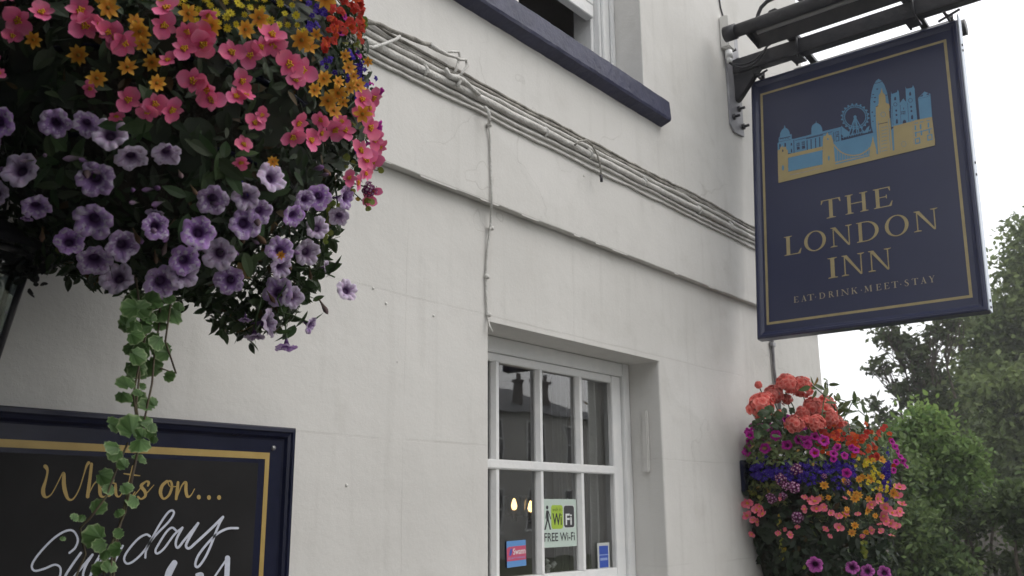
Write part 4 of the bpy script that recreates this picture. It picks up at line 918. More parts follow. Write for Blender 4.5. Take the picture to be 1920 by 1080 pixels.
def m_head(seed, floret_fn, count, flat, fsz, rad=.36):
    r = random.Random(seed); b = MB(); fl = [floret_fn(seed*7+i) for i in range(3)]
    for k in range(count):
        z = 1-(k+.5)/count*flat; ph = k*2.399963; s_ = math.sqrt(max(0, 1-z*z)); d = Vector((s_*math.cos(ph), s_*math.sin(ph), z))
        d = (d+Vector((r.uniform(-.15, .15), r.uniform(-.15, .15), r.uniform(-.15, .15)))).normalized()
        q = d.to_track_quat('Z', 'Y') @ Quaternion((0, 0, 1), r.uniform(0, 6))
        merge_into(b, fl[k % 3], Matrix.Translation(d*rad*r.uniform(.75, 1.22)) @ q.to_matrix().to_4x4() @ Matrix.Scale(fsz*r.uniform(.8, 1.15), 4))
    return b.build('flower_head', mesh_only=True)

# leaf templates: (verts, faces) lying in XY, growing along +X, length 1
def lt_ovate(w=.5, n=5, fold=.12, droop=.15, ser=0):
    vs = []; fs = []
    for i in range(n+1):
        t = i/n; hw = w/2*math.sin(PI*(t**.8))**.8 if 0 < t < 1 else .0
        if ser and i % 2: hw *= (1-ser)
        z = -droop*t*t
        vs += [(t, -hw, z+fold*hw*2*.5), (t, 0, z), (t, hw, z+fold*hw*2*.5)]
    for i in range(n):
        a = i*3; fs += [(a, a+3, a+4, a+1), (a+1, a+4, a+5, a+2)]
    return np.array(vs), fs
def lt_round(n=14, ser=.09):
    vs = [(.12, 0, 0.03)]; 
    for k in range(n+1):
        a = -PI*.93+2*PI*.93*k/n; r_ = .5*(1-ser*(k % 2)); vs.append((.45+r_*math.cos(a), r_*math.sin(a)*1.08, .06*math.cos(2*a)-.05*abs(math.sin(1.5*a))))
    return np.array(vs), [(0, k+1, k+2) for k in range(n)]
def lt_diamond(): return np.array([(0, 0, 0), (.5, -.28, .06), (1, 0, -.08), (.5, .28, .06)]), [(0, 1, 2), (0, 2, 3)]
def batch(name, tmpl, pos, nrm, size, cols, parent=None, mt='leaf', spin=None, rimcol=None, rimidx=None, extra=None, **kw):
    """many leaves as one mesh: pos (n,3), nrm = leaf growing direction-ish normals, size (n,), cols (n,3)"""
    tv, tf = tmpl; n = len(pos); k = len(tv)
    Z = nrm/np.linalg.norm(nrm, axis=1, keepdims=True)
    a = rng.normal(size=(n, 3)) if spin is None else spin; X = a-Z*np.sum(a*Z, axis=1, keepdims=True); X /= np.linalg.norm(X, axis=1, keepdims=True)+1e-9
    Y = np.cross(Z, X)
    V = pos[:, None, :] + size[:, None, None]*(tv[None, :, 0:1]*X[:, None, :] + tv[None, :, 1:2]*Y[:, None, :] + tv[None, :, 2:3]*Z[:, None, :])
    V = V.reshape(-1, 3); C = np.repeat(cols, k, axis=0)
    if rimcol is not None:
        m_ = np.tile(np.isin(np.arange(k), rimidx), n); C[m_] = rimcol
    lens = np.array([len(f) for f in tf]); loops = np.concatenate([np.array(f) for f in tf]); nl = len(loops)
    LV = (loops[None, :]+np.arange(n)[:, None]*k).ravel(); LT = np.tile(lens, n); LS = np.concatenate([[0], np.cumsum(LT)[:-1]])
    me = bpy.data.meshes.new(name); me.vertices.add(len(V)); me.vertices.foreach_set('co', V.astype('f').ravel())
    me.loops.add(len(LV)); me.loops.foreach_set('vertex_index', LV.astype('i')); me.polygons.add(len(LT)); me.polygons.foreach_set('loop_start', LS.astype('i'))
    me.polygons.foreach_set('use_smooth', np.zeros(len(LT), dtype=bool))
    ca = me.color_attributes.new('Col', 'FLOAT_COLOR', 'POINT'); ca.data.foreach_set('color', np.concatenate([C, np.ones((len(C), 1))], axis=1).astype('f').ravel())
    me.materials.append(M[mt]); me.update(calc_edges=True); me.validate()
    c = pos.mean(0); me.transform(Matrix.Translation(-Vector(c)))
    return link(name, me, parent, c)
def cvar(c, n, a=.3, hue=.12):
    c = np.array(c)[None, :]*(1+rng.uniform(-a, a, (n, 1)))*(1+rng.uniform(-hue, hue, (n, 3))); w_ = rng.random(n) < .04; c[w_] = c[w_][:, [1, 1, 2]]*np.array([[1.8, 1.2, .9]]); return np.clip(c, 0, 1)

class Blob:
    """ellipsoid envelope of a planted basket; sample() gives surface points, hit() casts a sight line onto it"""
    def __init__(s, c, r): s.c = Vector(c); s.r = Vector(r)
    def hit(s, px, py, inset=1.0):
        d = ray(px, py).normalized(); o = CAMP-s.c; R_ = s.r*inset
        D = Vector([d[i]/R_[i] for i in range(3)]); O = Vector([o[i]/R_[i] for i in range(3)])
        A = D.dot(D); B = 2*D.dot(O); C = O.dot(O)-1; q = B*B-4*A*C
        t = (-B-math.sqrt(q))/(2*A) if q >= 0 else -B/(2*A)
        p = CAMP+d*t; n = Vector([(p[i]-s.c[i])/s.r[i]**2 for i in range(3)]).normalized()
        return p, n
    def sample(s, n, lo=.8, hi=1.0, keep=None):
        out = np.zeros((0, 3)); nn = np.zeros((0, 3))
        while len(out) < n:
            d = rng.normal(size=(n*2, 3)); d /= np.linalg.norm(d, axis=1, keepdims=True); r_ = rng.uniform(lo, hi, (n*2, 1))
            p = np.array(s.c)+d*r_*np.array(s.r); ok = p[:, 1] < -.03
            if keep is not None: ok &= keep(p)
            out = np.vstack([out, p[ok]]); nn = np.vstack([nn, (d/np.array(s.r))[ok]])
        return out[:n], nn[:n]
def flowers(parent, meshes, items, blob, ppm_fix=1.0, face=.55, out=0.0, name='flower', tilt=.35, inset=1.0, maxn=100):
    """items: (px, py, diameter in px[, mesh index[, direction]]); real size follows from the distance"""
    for i, it in enumerate(items):
        px, py, dpx = it[:3]; p, n = blob.hit(px, py, inset); p = p+n*out
        p.y = min(p.y, -.03)
        dist = (p-CAMP).dot(CF); sz = dpx/FPX*dist*ppm_fix
        toc = (CAMP-p).normalized()
        if len(it) > 4 and it[4] is not None: d = Vector(it[4]).normalized(); d = (CS*it[4][0]+CU*it[4][1]-CF*it[4][2]).normalized()
        else: d = (n*(1-face)+toc*face+Vector((random.uniform(-tilt, tilt), random.uniform(-tilt, tilt), random.uniform(-tilt, tilt*1.3)))).normalized()
        q = d.to_track_quat('Z', 'Y') @ Quaternion((0, 0, 1), random.uniform(0, 2*PI))
        me = meshes[it[3]] if len(it) > 3 and it[3] is not None else random.choice(meshes)
        link(name, me, parent, p, q, sz)

PET_V = [m_petunia(l_, m_, (.055, .015, .085), s) for s, l_, m_ in ((1, (.60, .44, .72), (.44, .26, .60)), (2, (.68, .56, .74), (.50, .36, .60)), (3, (.56, .34, .72), (.40, .20, .60)), (4, (.64, .54, .70), (.50, .36, .58)), (5, (.60, .42, .74), (.42, .24, .62)), (6, (.70, .60, .75), (.54, .40, .62)))]
PET_MAG = [m_petunia((.50, .025, .34), (.42, .018, .28), (.09, .005, .06), s, spk=0) for s in (11, 12, 13)]
PET_DK = [m_petunia((.58, .12, .48), (.26, .02, .22), (.02, .003, .025), s, spk=0.15) for s in (21, 22, 23)]
BEG = [m_begonia(s) for s in (1, 2, 3, 4, 5)]
BEG2 = [m_begonia(s, (.70, .12, .20), (.80, .24, .30)) for s in (6, 7, 8)]
BID = [m_daisy(s, n, (.55, .15, .012), (.74, .44, .06), (.30, (.17), .02), .25, .45) for s, n in ((1, 8), (2, 7), (3, 8), (4, 6))]
YEL = [m_daisy(s, n, (.58, .47, .02), (.62, .52, .04), (.30, .24, .02), .17, .3, .05) for s, n in ((5, 9), (6, 11))]
RED = [m_small5(s, (.38, .022, .014), (.44, .035, .022), (.3, .12, .02)) for s in (1, 2, 3)]
ORA = [m_small5(s, (.55, .06, .012), (.58, .09, .02), (.4, .2, .02)) for s in (4, 5)]
BLU = [m_small5(s, (.045, .018, .26), (.06, .022, .34), (.3, .3, .5), .36) for s in (1, 2, 3)]
GER = [m_head(s, lambda q: m_small5(q, (.72, .08, .06), (.95, .38, .33), (.5, .05, .05), .56), 54, 1.45, .35, .36) for s in (1, 2, 3)]
VER = [m_head(s, lambda q: m_small5(q, (.7, .55, .65), (.20, .006, .13), (.85, .82, .85), .5, 1.9), 24, 1.0, .30, .38) for s in (1, 2)]
for me in VER:       # white eyes small: florets keep their purple rims
    pass

def basket_plants(): pass
# ================================================================ near hanging basket
C1 = Vector((.885, -.415, 2.47)); B1 = Blob(C1, (.405, .36, .475))
hb = thing('flower_basket', 'near flower basket mounted on the wall above the notice board', 'flower basket', (C1.x, 0, C1.z))
b = MB(); b.m(M['moss']); b.lathe([(.001, -.40), (.12, -.385), (.22, -.33), (.29, -.22), (.325, -.08), (.33, .05), (.30, .20), (.20, .30), (.001, .34)], C1+Vector((0, .03, 0)), 26); b.build('moss_liner', hb)
b = MB(); b.m(M['navy_gloss']); 
for z, r_ in ((.03, .345), (-.12, .325), (-.25, .27)): b.tube([C1+Vector((r_*math.cos(a), .03+r_*math.sin(a), z)) for a in [k*2*PI/28 for k in range(29)]], .006, 6)
b.build('wire_frame', hb)
b = MB(); b.m(M['iron']); b.box((C1.x-.03, -.018, 2.2), (C1.x+.03, -.001, 2.62)); b.bar((C1.x, -.02, 2.24), (C1.x, -.36, 2.12), .02, .02); b.build('wall_bracket', hb)

def plant(name, label, cat, c=C1, group='plants in the near flower basket'): return thing(name, label, cat, c, group)
pet = plant('petunia_plant', 'trailing petunia with speckled violet flowers filling the lower half of the near basket', 'petunia')
beg = plant('begonia_plant', 'begonia with pink four petalled flowers and big dark leaves in the near basket', 'begonia')
bid = plant('bidens_plant', 'orange and gold star flowered bidens weaving through the near basket', 'bidens')
yel = plant('daisy_plant', 'mass of tiny yellow daisies at the top of the near basket', 'daisy plant')
red = plant('nemesia_plant', 'small scarlet flowers on the upper right shoulder of the near basket', 'nemesia')
blu = plant('lobelia_plant', 'deep blue lobelia hanging down the right side of the near basket', 'lobelia')
mag = plant('calibrachoa_plant', 'magenta trumpet flowers sticking out at the right edge of the near basket', 'calibrachoa')
jen = plant('creeping_jenny', 'yellow green round leaved trailing stems at the right edge of the near basket', 'creeping plant')

P1 = [(22, 225, 60), (122, 228, 55), (172, 230, 50), (212, 247, 62), (310, 282, 52), (250, 290, 58), (60, 307, 66), (187, 326, 66), (18, 350, 50), (88, 374, 52), (185, 397, 70), (388, 362, 56), (493, 323, 56), (447, 358, 50), (445, 403, 58), (472, 383, 48), (575, 357, 46), (551, 362, 38), (530, 390, 42), (625, 358, 46), (612, 392, 38), (237, 440, 58), (292, 407, 48), (365, 417, 60), (342, 468, 54), (400, 455, 60), (420, 502, 54), (508, 450, 50), (510, 480, 46), (555, 455, 48), (573, 412, 42), (145, 432, 50), (187, 466, 62), (227, 495, 60), (302, 503, 62), (338, 488, 56), (505, 525, 56), (532, 535, 42), (493, 580, 54), (631, 525, 42), (5, 255, 56), (-20, 320, 60), (-30, 400, 60), (2, 290, 40)]
flowers(pet, PET_V, [(x, y, d_*1.1) for x, y, d_ in P1], B1, face=.62, out=.03, tilt=.42)
dn = (.1, -1, .42)
flowers(pet, PET_V, [(477, 632, 40, 1, dn), (537, 652, 42, 2, dn), (582, 611, 36, 0, (.9, -.5, .3)), (612, 500, 26, 3, (.9, .1, .2)), (460, 600, 26, 4, dn), (290, 400, 36, 3, dn), (50, 410, 22, 2, dn)], B1, out=.0)
P2 = [(5, 25, 52), (60, 50, 52), (52, 78, 34), (100, 38, 46), (165, 35, 52), (172, 60, 54), (196, 60, 38), (225, 80, 48), (238, 90, 50), (212, 72, 40), (310, 30, 50), (305, 60, 48), (370, 90, 56), (372, 78, 50), (340, 100, 48), (345, 70, 40), (355, 155, 50), (378, 170, 48), (385, 188, 48), (290, 195, 44), (318, 205, 46), (277, 208, 40), (245, 188, 46), (225, 215, 30), (312, 120, 34), (182, 168, 32), (30, 142, 24), (8, 112, 40), (0, 98, 26), (420, 105, 46), (452, 110, 46), (490, 75, 50), (490, 92, 52), (470, 95, 40), (520, 125, 52), (542, 135, 52), (530, 152, 38), (438, 155, 42), (428, 182, 38), (445, 180, 38), (460, 228, 36), (472, 214, 28), (440, 265, 36), (436, 295, 34), (535, 228, 40), (525, 252, 44), (557, 258, 44), (575, 245, 34), (600, 238, 44), (617, 240, 40), (612, 225, 32), (648, 185, 38), (660, 200, 42), (668, 182, 38), (650, 212, 36), (662, 235, 44), (672, 255, 36), (655, 290, 42), (668, 292, 40), (645, 275, 42), (682, 268, 30), (575, 222, 34), (640, 330, 36), (668, 345, 34), (625, 322, 30), (662, 362, 30), (655, 315, 30), (120, -15, 50), (380, 40, 36), (45, 5, 40)]
flowers(beg, BEG, [(x, y, d_*1.14) for x, y, d_ in P2], B1, face=.55, out=.035, tilt=.55)
P3 = [(190, 5, 42), (215, 8, 44), (213, 33, 42), (235, 2, 40), (262, 5, 40), (265, 73, 40), (258, 57, 34), (270, 95, 32), (285, 125, 34), (245, 133, 38), (165, 113, 40), (195, 152, 36), (92, 87, 32), (293, 160, 34), (345, 42, 40), (383, 62, 38), (463, 48, 38), (440, 68, 36), (535, 85, 42), (548, 95, 36), (573, 150, 32), (598, 175, 38), (580, 188, 36), (557, 170, 28), (590, 205, 34), (616, 130, 30), (632, 160, 34), (640, 210, 36), (486, 292, 22), (555, 5, 44), (577, 12, 44), (530, 0, 40), (606, 190, 26), (625, 145, 24), (618, 165, 28), (598, 155, 24), (500, 450, 18), (610, 110, 24), (560, 75, 24), (650, 120, 20)]
flowers(bid, BID, [(x, y, d_*1.12) for x, y, d_ in P3], B1, face=.65, out=.045, tilt=.4)
P4 = [(290, 0, 18), (360, 5, 17), (375, 10, 17), (395, 35, 20), (385, 22, 15), (448, 6, 20), (433, 17, 20), (465, 8, 16), (475, 28, 18), (507, 17, 18), (535, 38, 18), (420, 35, 20), (413, 42, 18), (490, 48, 20), (505, 55, 16), (485, 65, 16), (402, 5, 16), (352, 3, 17), (548, 65, 16), (545, 72, 14), (415, 62, 18), (340, 12, 16), (425, 4, 16), (330, 18, 15), (365, 30, 16), (380, 12, 14), (455, 25, 15), (445, 38, 14), (470, 55, 16), (515, 35, 14), (520, 55, 14), (500, 5, 16), (300, 12, 15), (315, 3, 16), (330, -5, 16), (400, 52, 14), (430, 55, 15), (362, 48, 13), (376, 58, 14), (528, 20, 14), (480, 10, 15), (455, 60, 14), (385, 0, 15), (412, 15, 15), (345, 25, 14), (537, 55, 13), (510, 72, 13), (440, 22, 14)]
flowers(yel, YEL, P4, B1, face=.6, out=.03, tilt=.4)
r_ = random.Random(5)
P5 = [(r_.uniform(603, 662), r_.uniform(-10, 62), r_.uniform(15, 22)) for _ in range(46)] + [(r_.uniform(585, 615), r_.uniform(40, 100), r_.uniform(13, 18)) for _ in range(16)] + [(659, 60, 20), (655, 45, 20), (661, 80, 18), (650, 5, 18), (662, 20, 18)] + [(r_.uniform(640, 665), r_.uniform(0, 90), 16) for _ in range(10)]
flowers(red, RED+ORA[:1], P5, B1, face=.5, out=.02, tilt=.5)
P6 = [(r_.gauss(cx, 9), r_.gauss(cy, 11), r_.uniform(10, 15)) for cx, cy, n in ((585, 25, 14), (572, 55, 12), (650, 130, 16), (655, 152, 18), (640, 105, 10), (600, 122, 6), (520, 2, 5), (658, 270, 5), (445, 345, 3), (655, 165, 8)) for _ in range(n)]
flowers(blu, BLU, P6, B1, face=.5, out=.02, tilt=.5)
flowers(mag, PET_MAG, [(672, 100, 22, 0, (.9, .3, .3)), (692, 155, 22, 1, (.3, .8, .3)), (712, 176, 26, 2, (.9, -.5, .2)), (690, 190, 20, 0, (.4, -.9, .2)), (709, 240, 30, 1, (.9, -.4, .2)), (690, 270, 20, 2, (.5, -.9, .1)), (646, 30, 22, 0), (638, 60, 20, 1)], B1, out=.0)
vb1 = plant('verbena_plant', 'single purple verbena head with pale eyes at the right edge of the near basket', 'verbena')
flowers(vb1, VER, [(691, 356, 36, 0, (.6, .1, .7))], B1, name='flower_head')
# stalks of the flowers that stick out
def stalk(parent, pts, r_=.0018, mt='gstem', name='stem', blob=B1, grow=.0):
    b = MB(); b.m(M[mt]); P = [blob.hit(x, y)[0] for x, y in pts]; b.tube(P, r_, 5, False); return b.build(name, parent)
for pl, pts in ((mag, [(650, 205), (675, 180), (690, 165)]), (mag, [(675, 182), (700, 180), (712, 172)]), (mag, [(655, 240), (685, 235), (705, 236)]), (mag, [(640, 100), (660, 95), (670, 97)]), (vb1, [(640, 340), (668, 345), (690, 352)]), (pet, [(535, 500), (575, 503), (610, 512), (628, 520)]), (pet, [(545, 520), (520, 560), (535, 600), (537, 640)]), (pet, [(527, 585), (550, 592), (580, 605)]), (pet, [(490, 560), (480, 600), (478, 622)])): stalk(pl, pts)

# buds and withered blooms between the open flowers
def m_bud(c0, c1):
    b = MB(); b.smooth = True; b.m(M['petal']); pr = [(.03, -.5), (.05, -.3), (.08, -.1), (.13, .1), (.15, .25), (.10, .4), (.02, .5)]
    n = 8; vs = [(r*(1+.15*math.sin(3*k+z*9))*math.cos(2*PI*k/n+z), r*math.sin(2*PI*k/n+z), z) for r, z in pr for k in range(n)]
    cs = [(*(c0[q]*(1-i/6)+c1[q]*i/6 for q in range(3)), 1) for i in range(7) for k in range(n)]
    b.add(vs, [(i*n+k, i*n+(k+1) % n, (i+1)*n+(k+1) % n, (i+1)*n+k) for i in range(6) for k in range(n)], cs); return b.build('bud', mesh_only=True)
BUD = [m_bud((.06, .10, .03), (.34, .18, .42)), m_bud((.07, .10, .03), (.42, .28, .45))]; DEAD = [m_bud((.12, .09, .04), (.22, .13, .09)), m_bud((.10, .08, .04), (.26, .18, .20))]
def buds(parent, meshes, n, x0, x1, y0, y1, nm):
    for k in range(n):
        bx_ = random.uniform(x0, x1); p, nr = B1.hit(bx_, random.uniform(y0, min(y1, 430+bx_*.22))); d = (nr+Vector((random.gauss(0, .5), random.gauss(0, .5), -.9 if nm == 'withered_flower' else .3))).normalized()
        link(nm, random.choice(meshes), parent, p+nr*.025, d.to_track_quat('Z', 'Y'), random.uniform(.022, .04))
buds(pet, BUD, 22, 20, 600, 260, 560, 'bud'); buds(pet, DEAD, 16, 20, 600, 300, 580, 'withered_flower')
# leaves of the near basket
def leafzone(parent, name, tmpl, n, sz, col, keep, lo=.84, hi=1.02, var=.35, mt='leaf', up=.5):
    p, nn = B1.sample(n, lo, hi, keep); nn = nn/np.linalg.norm(nn, axis=1, keepdims=True)+rng.normal(scale=.45, size=nn.shape)+np.array([0, 0, up*.6])
    return batch(name, tmpl, p, nn, rng.uniform(sz*.6, sz*1.25, n), cvar(col, n, var), parent, mt, spin=rng.normal(size=(n, 3))+np.array([0, 0, -.5]))
zc = C1.z
leafzone(pet, 'foliage', lt_ovate(.36), 4600, .034, (.030, .055, .020), lambda p: p[:, 2] < zc+.02)
leafzone(beg, 'foliage', lt_ovate(.55), 1300, .048, (.020, .035, .014), lambda p: (p[:, 2] > zc-.2) & (p[:, 2] < zc+.35))
leafzone(bid, 'foliage', lt_ovate(.2), 1500, .032, (.032, .056, .018), lambda p: p[:, 2] > zc-.05)
leafzone(yel, 'foliage', lt_ovate(.5), 1800, .018, (.024, .045, .015), lambda p: (p[:, 2] > zc+.1))
leafzone(blu, 'foliage', lt_ovate(.25), 1100, .022, (.055, .085, .035), lambda p: (p[:, 0] > C1.x+.22) & (p[:, 2] > zc-.15))
# big begonia leaves, each its own part
big = [(100, 160, 70), (375, 262, 80), (525, 188, 62), (500, 245, 66), (40, 108, 60), (130, 75, 50), (118, 175, 60), (15, 165, 60), (432, 200, 44), (420, 225, 36), (395, 120, 50), (85, 220, 50), (300, 250, 50), (345, 300, 60), (560, 300, 50), (240, 120, 60), (20, 195, 50), (60, 165, 60), (540, 215, 50), (590, 330, 40)]
LB = MB(); tv, tf = lt_ovate(.78, 8, .10, .22); LB.smooth = True; LB.m(M['leaf']); LB.cc = (.015, .028, .012, 1); LB.add([tuple(v) for v in tv], tf, [((.014, .026, .012, 1) if i % 3 == 1 else (.018, .032, .014, 1)) for i in range(len(tv))]); LBm = LB.build('leaf', mesh_only=True)
for x, y, s_ in big:
    p, n = B1.hit(x, y, .97); dist = (p-CAMP).dot(CF); zdir = (n+(CAMP-p).normalized()*.6+Vector((random.uniform(-.3, .3), random.uniform(-.3, .3), random.uniform(0, .6)))).normalized()
    q = zdir.to_track_quat('Z', 'Y') @ Quaternion((0, 0, 1), random.choice((-PI/2, -PI/2+.7, -PI/2-.8, PI)) + random.uniform(-.3, .3))
    L_ = s_/FPX*dist*1.15; p = p - (q @ Vector((L_*.5, 0, 0))); link('leaf', LBm, beg, p, q, L_)
# petunia shoots with bigger fresh leaves, and hanging dried bits
for cx, cy, n in ((460, 460, 9), (265, 225, 8), (115, 300, 9), (600, 495, 7), (545, 600, 7), (130, 350, 6), (430, 300, 6), (520, 345, 5), (505, 600, 6), (340, 385, 5), (410, 290, 6)):
    ps = []; ns = []; sp_ = []
    for k in range(n):
        p, nr = B1.hit(cx+random.gauss(0, 14), cy+random.gauss(0, 12)); ps.append(p+nr*.012); ns.append(nr+Vector((random.gauss(0, .4), random.gauss(0, .4), random.gauss(.3, .4)))); sp_.append(CS*random.gauss(0, 1)+CU*random.gauss(0, 1))
    batch('shoot', lt_ovate(.42, 6), np.array(ps), np.array(ns), rng.uniform(.035, .06, n), cvar((.05, .095, .032), n, .25), pet, spin=np.array(sp_))
# ragged dark skirt under the basket
n = 1900; pp = []
r2 = random.Random(9)
while len(pp) < n:
    x = r2.uniform(40, 640) if len(pp) % 3 else r2.uniform(370, 610); yb_ = float(np.interp(x, [40, 120, 250, 340, 400, 440, 500, 545, 580, 605, 640], [480, 505, 530, 545, 590, 622, 615, 590, 545, 500, 430]))
    y = yb_-r2.random()**1.6*150+r2.gauss(0, 7)+10*math.sin(x*.11)
    if y < 400: continue
    dd_ = ray(x, y).normalized(); p, nr = B1.hit(x, y, .97); pp.append(p+dd_*r2.uniform(.035, .17))
pp = np.array(pp); nn = rng.normal(size=(n, 3)); batch('trailing_foliage', lt_ovate(.45), pp, nn, rng.uniform(.016, .036, n), cvar((.042, .07, .026), n, .4), pet)
# creeping jenny strands
def strand(parent, pts, n, sz, col, blob=B1, spread=5, r_=.0012):
    P = [blob.hit(x, y)[0] for x, y in pts]; b = MB(); b.m(M['gstem']); b.tube(P, r_, 5, False); b.build('stem', parent)
    q = []; 
    for k in range(n):
        t = (k+.5)/n*(len(P)-1); i = min(int(t), len(P)-2); q.append(P[i].lerp(P[i+1], t-i)+Vector((random.gauss(0, 1), random.gauss(0, 1), random.gauss(0, 1)))*.004)
    q = np.array(q); toc = np.array(CAMP)-q; toc /= np.linalg.norm(toc, axis=1, keepdims=True)
    batch('leaves', lt_round(10, 0), q, toc+rng.normal(scale=.5, size=q.shape), rng.uniform(sz*.7, sz*1.2, n), cvar(col, n, .2), parent)
for pts, n in (([(640, 300), (675, 312), (708, 320)], 7), ([(650, 350), (675, 372), (693, 392)], 8), ([(620, 395), (612, 430), (598, 460), (590, 490)], 16), ([(625, 390), (618, 415), (600, 440)], 14), ([(660, 170), (690, 178), (700, 190)], 7), ([(655, 60), (675, 50), (688, 40)], 10), ([(650, 90), (668, 88), (680, 78)], 8), ([(660, 235), (680, 250), (690, 262)], 8), ([(640, 395), (622, 388), (605, 420)], 8), ([(100, 470), (118, 480), (110, 500)], 4)): strand(jen, pts, n, .013, (.22, .26, .05))
# variegated ground ivy trail in front of the notice board
ivy = plant('ground_ivy', 'long variegated ivy trail hanging from the near basket across the notice board', 'ivy', Vector((.72, -.45, 2.0)))
IY = -.52
def ip(x, y, dy=0): return atY(x, y, IY+dy)
for k, pts in enumerate(([(255, 520), (262, 580), (268, 640), (262, 700), (255, 760), (262, 800), (258, 850), (240, 920), (225, 980), (210, 1040), (205, 1120)], [(300, 530), (300, 600), (290, 660), (285, 720), (270, 790), (255, 860), (238, 930), (222, 1000), (214, 1060), (210, 1130)], [(280, 530), (275, 620), (258, 700), (250, 740), (262, 830), (235, 960), (200, 1040), (190, 1110)], [(240, 830), (222, 870), (200, 930), (170, 970), (150, 990), (160, 1040), (130, 1110)], [(320, 570), (310, 640), (330, 700), (300, 690)])):
    b = MB(); b.m(M['stem']); b.tube([ip(x, y, .012*math.sin(i+k)) for i, (x, y) in enumerate(pts)], .0018, 6, False); b.build('stem', ivy)
IL = [(268, 580, 50), (320, 590, 48), (290, 570, 50), (255, 632, 44), (288, 640, 40), (310, 655, 36), (262, 660, 44), (255, 690, 46), (285, 688, 38), (318, 705, 34), (236, 718, 40), (258, 748, 44), (234, 745, 34), (285, 755, 34), (215, 795, 40), (245, 798, 46), (273, 790, 40), (282, 812, 26), (210, 838, 36), (215, 852, 34), (262, 836, 40), (262, 860, 34), (198, 895, 36), (204, 918, 40), (238, 915, 42), (248, 940, 26), (185, 950, 42), (224, 962, 28), (140, 970, 20), (152, 972, 18), (175, 1005, 42), (186, 1022, 44), (215, 1030, 36), (222, 1000, 24), (205, 1062, 40), (184, 1065, 34), (240, 600, 40), (300, 610, 40), (335, 575, 30), (250, 560, 44), (290, 545, 46), (318, 560, 36), (275, 610, 36), (196, 1040, 30), (230, 870, 24), (118, 1010, 14)] + [(270+random.gauss(0, 24), random.uniform(545, 680), random.uniform(26, 44)) for _ in range(16)] + [(255+random.gauss(0, 16), random.uniform(690, 830), random.uniform(20, 36)) for _ in range(9)]
il = lt_round(16, .13); LI = MB(); LI.smooth = False; LI.m(M['leaf'])
tv, tf = il
cs = [(.06, .13, .035, 1)]+[((.34, .40, .24, 1) if i % 2 == 0 else (.10, .19, .06, 1)) for i in range(len(tv)-1)]
# ring between middle and rim so the pale edge stays narrow
mid = [tuple(tv[0]+(v-tv[0])*.86) for v in tv[1:]]; nI = len(tv)-1
LI.add([tuple(tv[0])]+mid+[tuple(v) for v in tv[1:]], [(0, k+1, k+2) for k in range(nI-1)]+[(k+1, nI+k+1, nI+k+2, k+2) for k in range(nI-1)], [(.05, .11, .03, 1)]+[(.12, .22, .07, 1) if k % 2 else (.085, .17, .05, 1) for k in range(nI)]+[(.36, .44, .24, 1) if k % 3 else (.12, .21, .07, 1) for k in range(nI)])
LIm = LI.build('leaf', mesh_only=True)
for x, y, s_ in IL:
    p = ip(x, y, random.uniform(-.03, .02)); d = ((CAMP-p).normalized()+Vector((random.uniform(-.6, .6), random.uniform(-.3, .3), random.uniform(0, .9)))).normalized()
    q = d.to_track_quat('Z', 'Y') @ Quaternion((0, 0, 1), random.uniform(0, 6.28)); L_ = s_/FPX*(p-CAMP).dot(CF)*.95*random.uniform(.65, 1.15); link('leaf', LIm, ivy, p-(q @ Vector((L_*.45, 0, 0))), q, L_)

# dark seed pods hanging left of the basket
dp = plant('dead_shoot', 'small dark withered shoot hanging below the near basket beside the lantern', 'shoot')
n = 40; q = np.array([B1.hit(60+random.gauss(0, 11), 505+random.gauss(0, 20))[0] for _ in range(n)]); batch('leaves', lt_round(8, 0), q, rng.normal(size=(n, 3)), rng.uniform(.010, .022, n), cvar((.02, .022, .02), n, .3), dp)

# ================================================================ far wall basket
C2 = Vector((4.66, -.20, 1.66)); B2 = Blob(C2, (.45, .40, .60))
fb2 = thing('flower_basket', 'far flower basket of navy metal fixed to the wall below the hanging sign', 'flower basket', (C2.x, 0, C2.z))
b = MB(); b.m(M['navy_gloss']); q = C2
for z, r_ in ((.12, .40), (.16, .40)): b.tube([(q.x-r_*math.cos(a), -.012-r_*math.sin(a), q.z+z) for a in [k*PI/24 for k in range(25)]], .014, 8)
b.build('rim', fb2)
b = MB(); b.m(M['moss']); b.lathe([(.001, -.52), (.14, -.50), (.26, -.38), (.34, -.18), (.375, .05), (.385, .15), (.001, .17)], (q.x, -.004, q.z), 26, -PI, 0); b.build('moss_liner', fb2)
b = MB(); b.m(M['navy_gloss']); b.box((q.x-.44, -.02, q.z+.02), (q.x+.44, -.001, q.z+.17)); b.build('back_plate', fb2, bevel=.003)
G2 = 'plants in the far flower basket'
def pl2(name, label, cat): return thing(name, label, cat, C2, G2)
ger = pl2('geranium_plant', 'coral red geranium heads standing on top of the far basket', 'geranium')
cal = pl2('calibrachoa_plant', 'magenta flowers on pale variegated leaves at the left of the far basket', 'calibrachoa')
lob = pl2('lobelia_plant', 'dark blue lobelia band across the middle of the far basket', 'lobelia')
nem = pl2('nemesia_plant', 'orange red small flowers on the right top of the far basket', 'nemesia')
ver = pl2('verbena_plant', 'purple verbena heads with white eyes in the far basket', 'verbena')
bi2 = pl2('bidens_plant', 'orange star flowers on the right half of the far basket', 'bidens')
ye2 = pl2('daisy_plant', 'tiny yellow daisies running down the right of the far basket', 'daisy plant')
be2 = pl2('begonia_plant', 'pink begonia around the lower belly of the far basket', 'begonia')
pe2 = pl2('petunia_plant', 'dark throated purple petunias at the very bottom of the far basket', 'petunia')
je2 = pl2('creeping_jenny', 'yellow leaved strands hanging under the far basket', 'creeping plant')
z4 = lambda l, ox, oy, sc: [(ox+x/sc, oy+y/sc, *r) for x, y, *r in l]
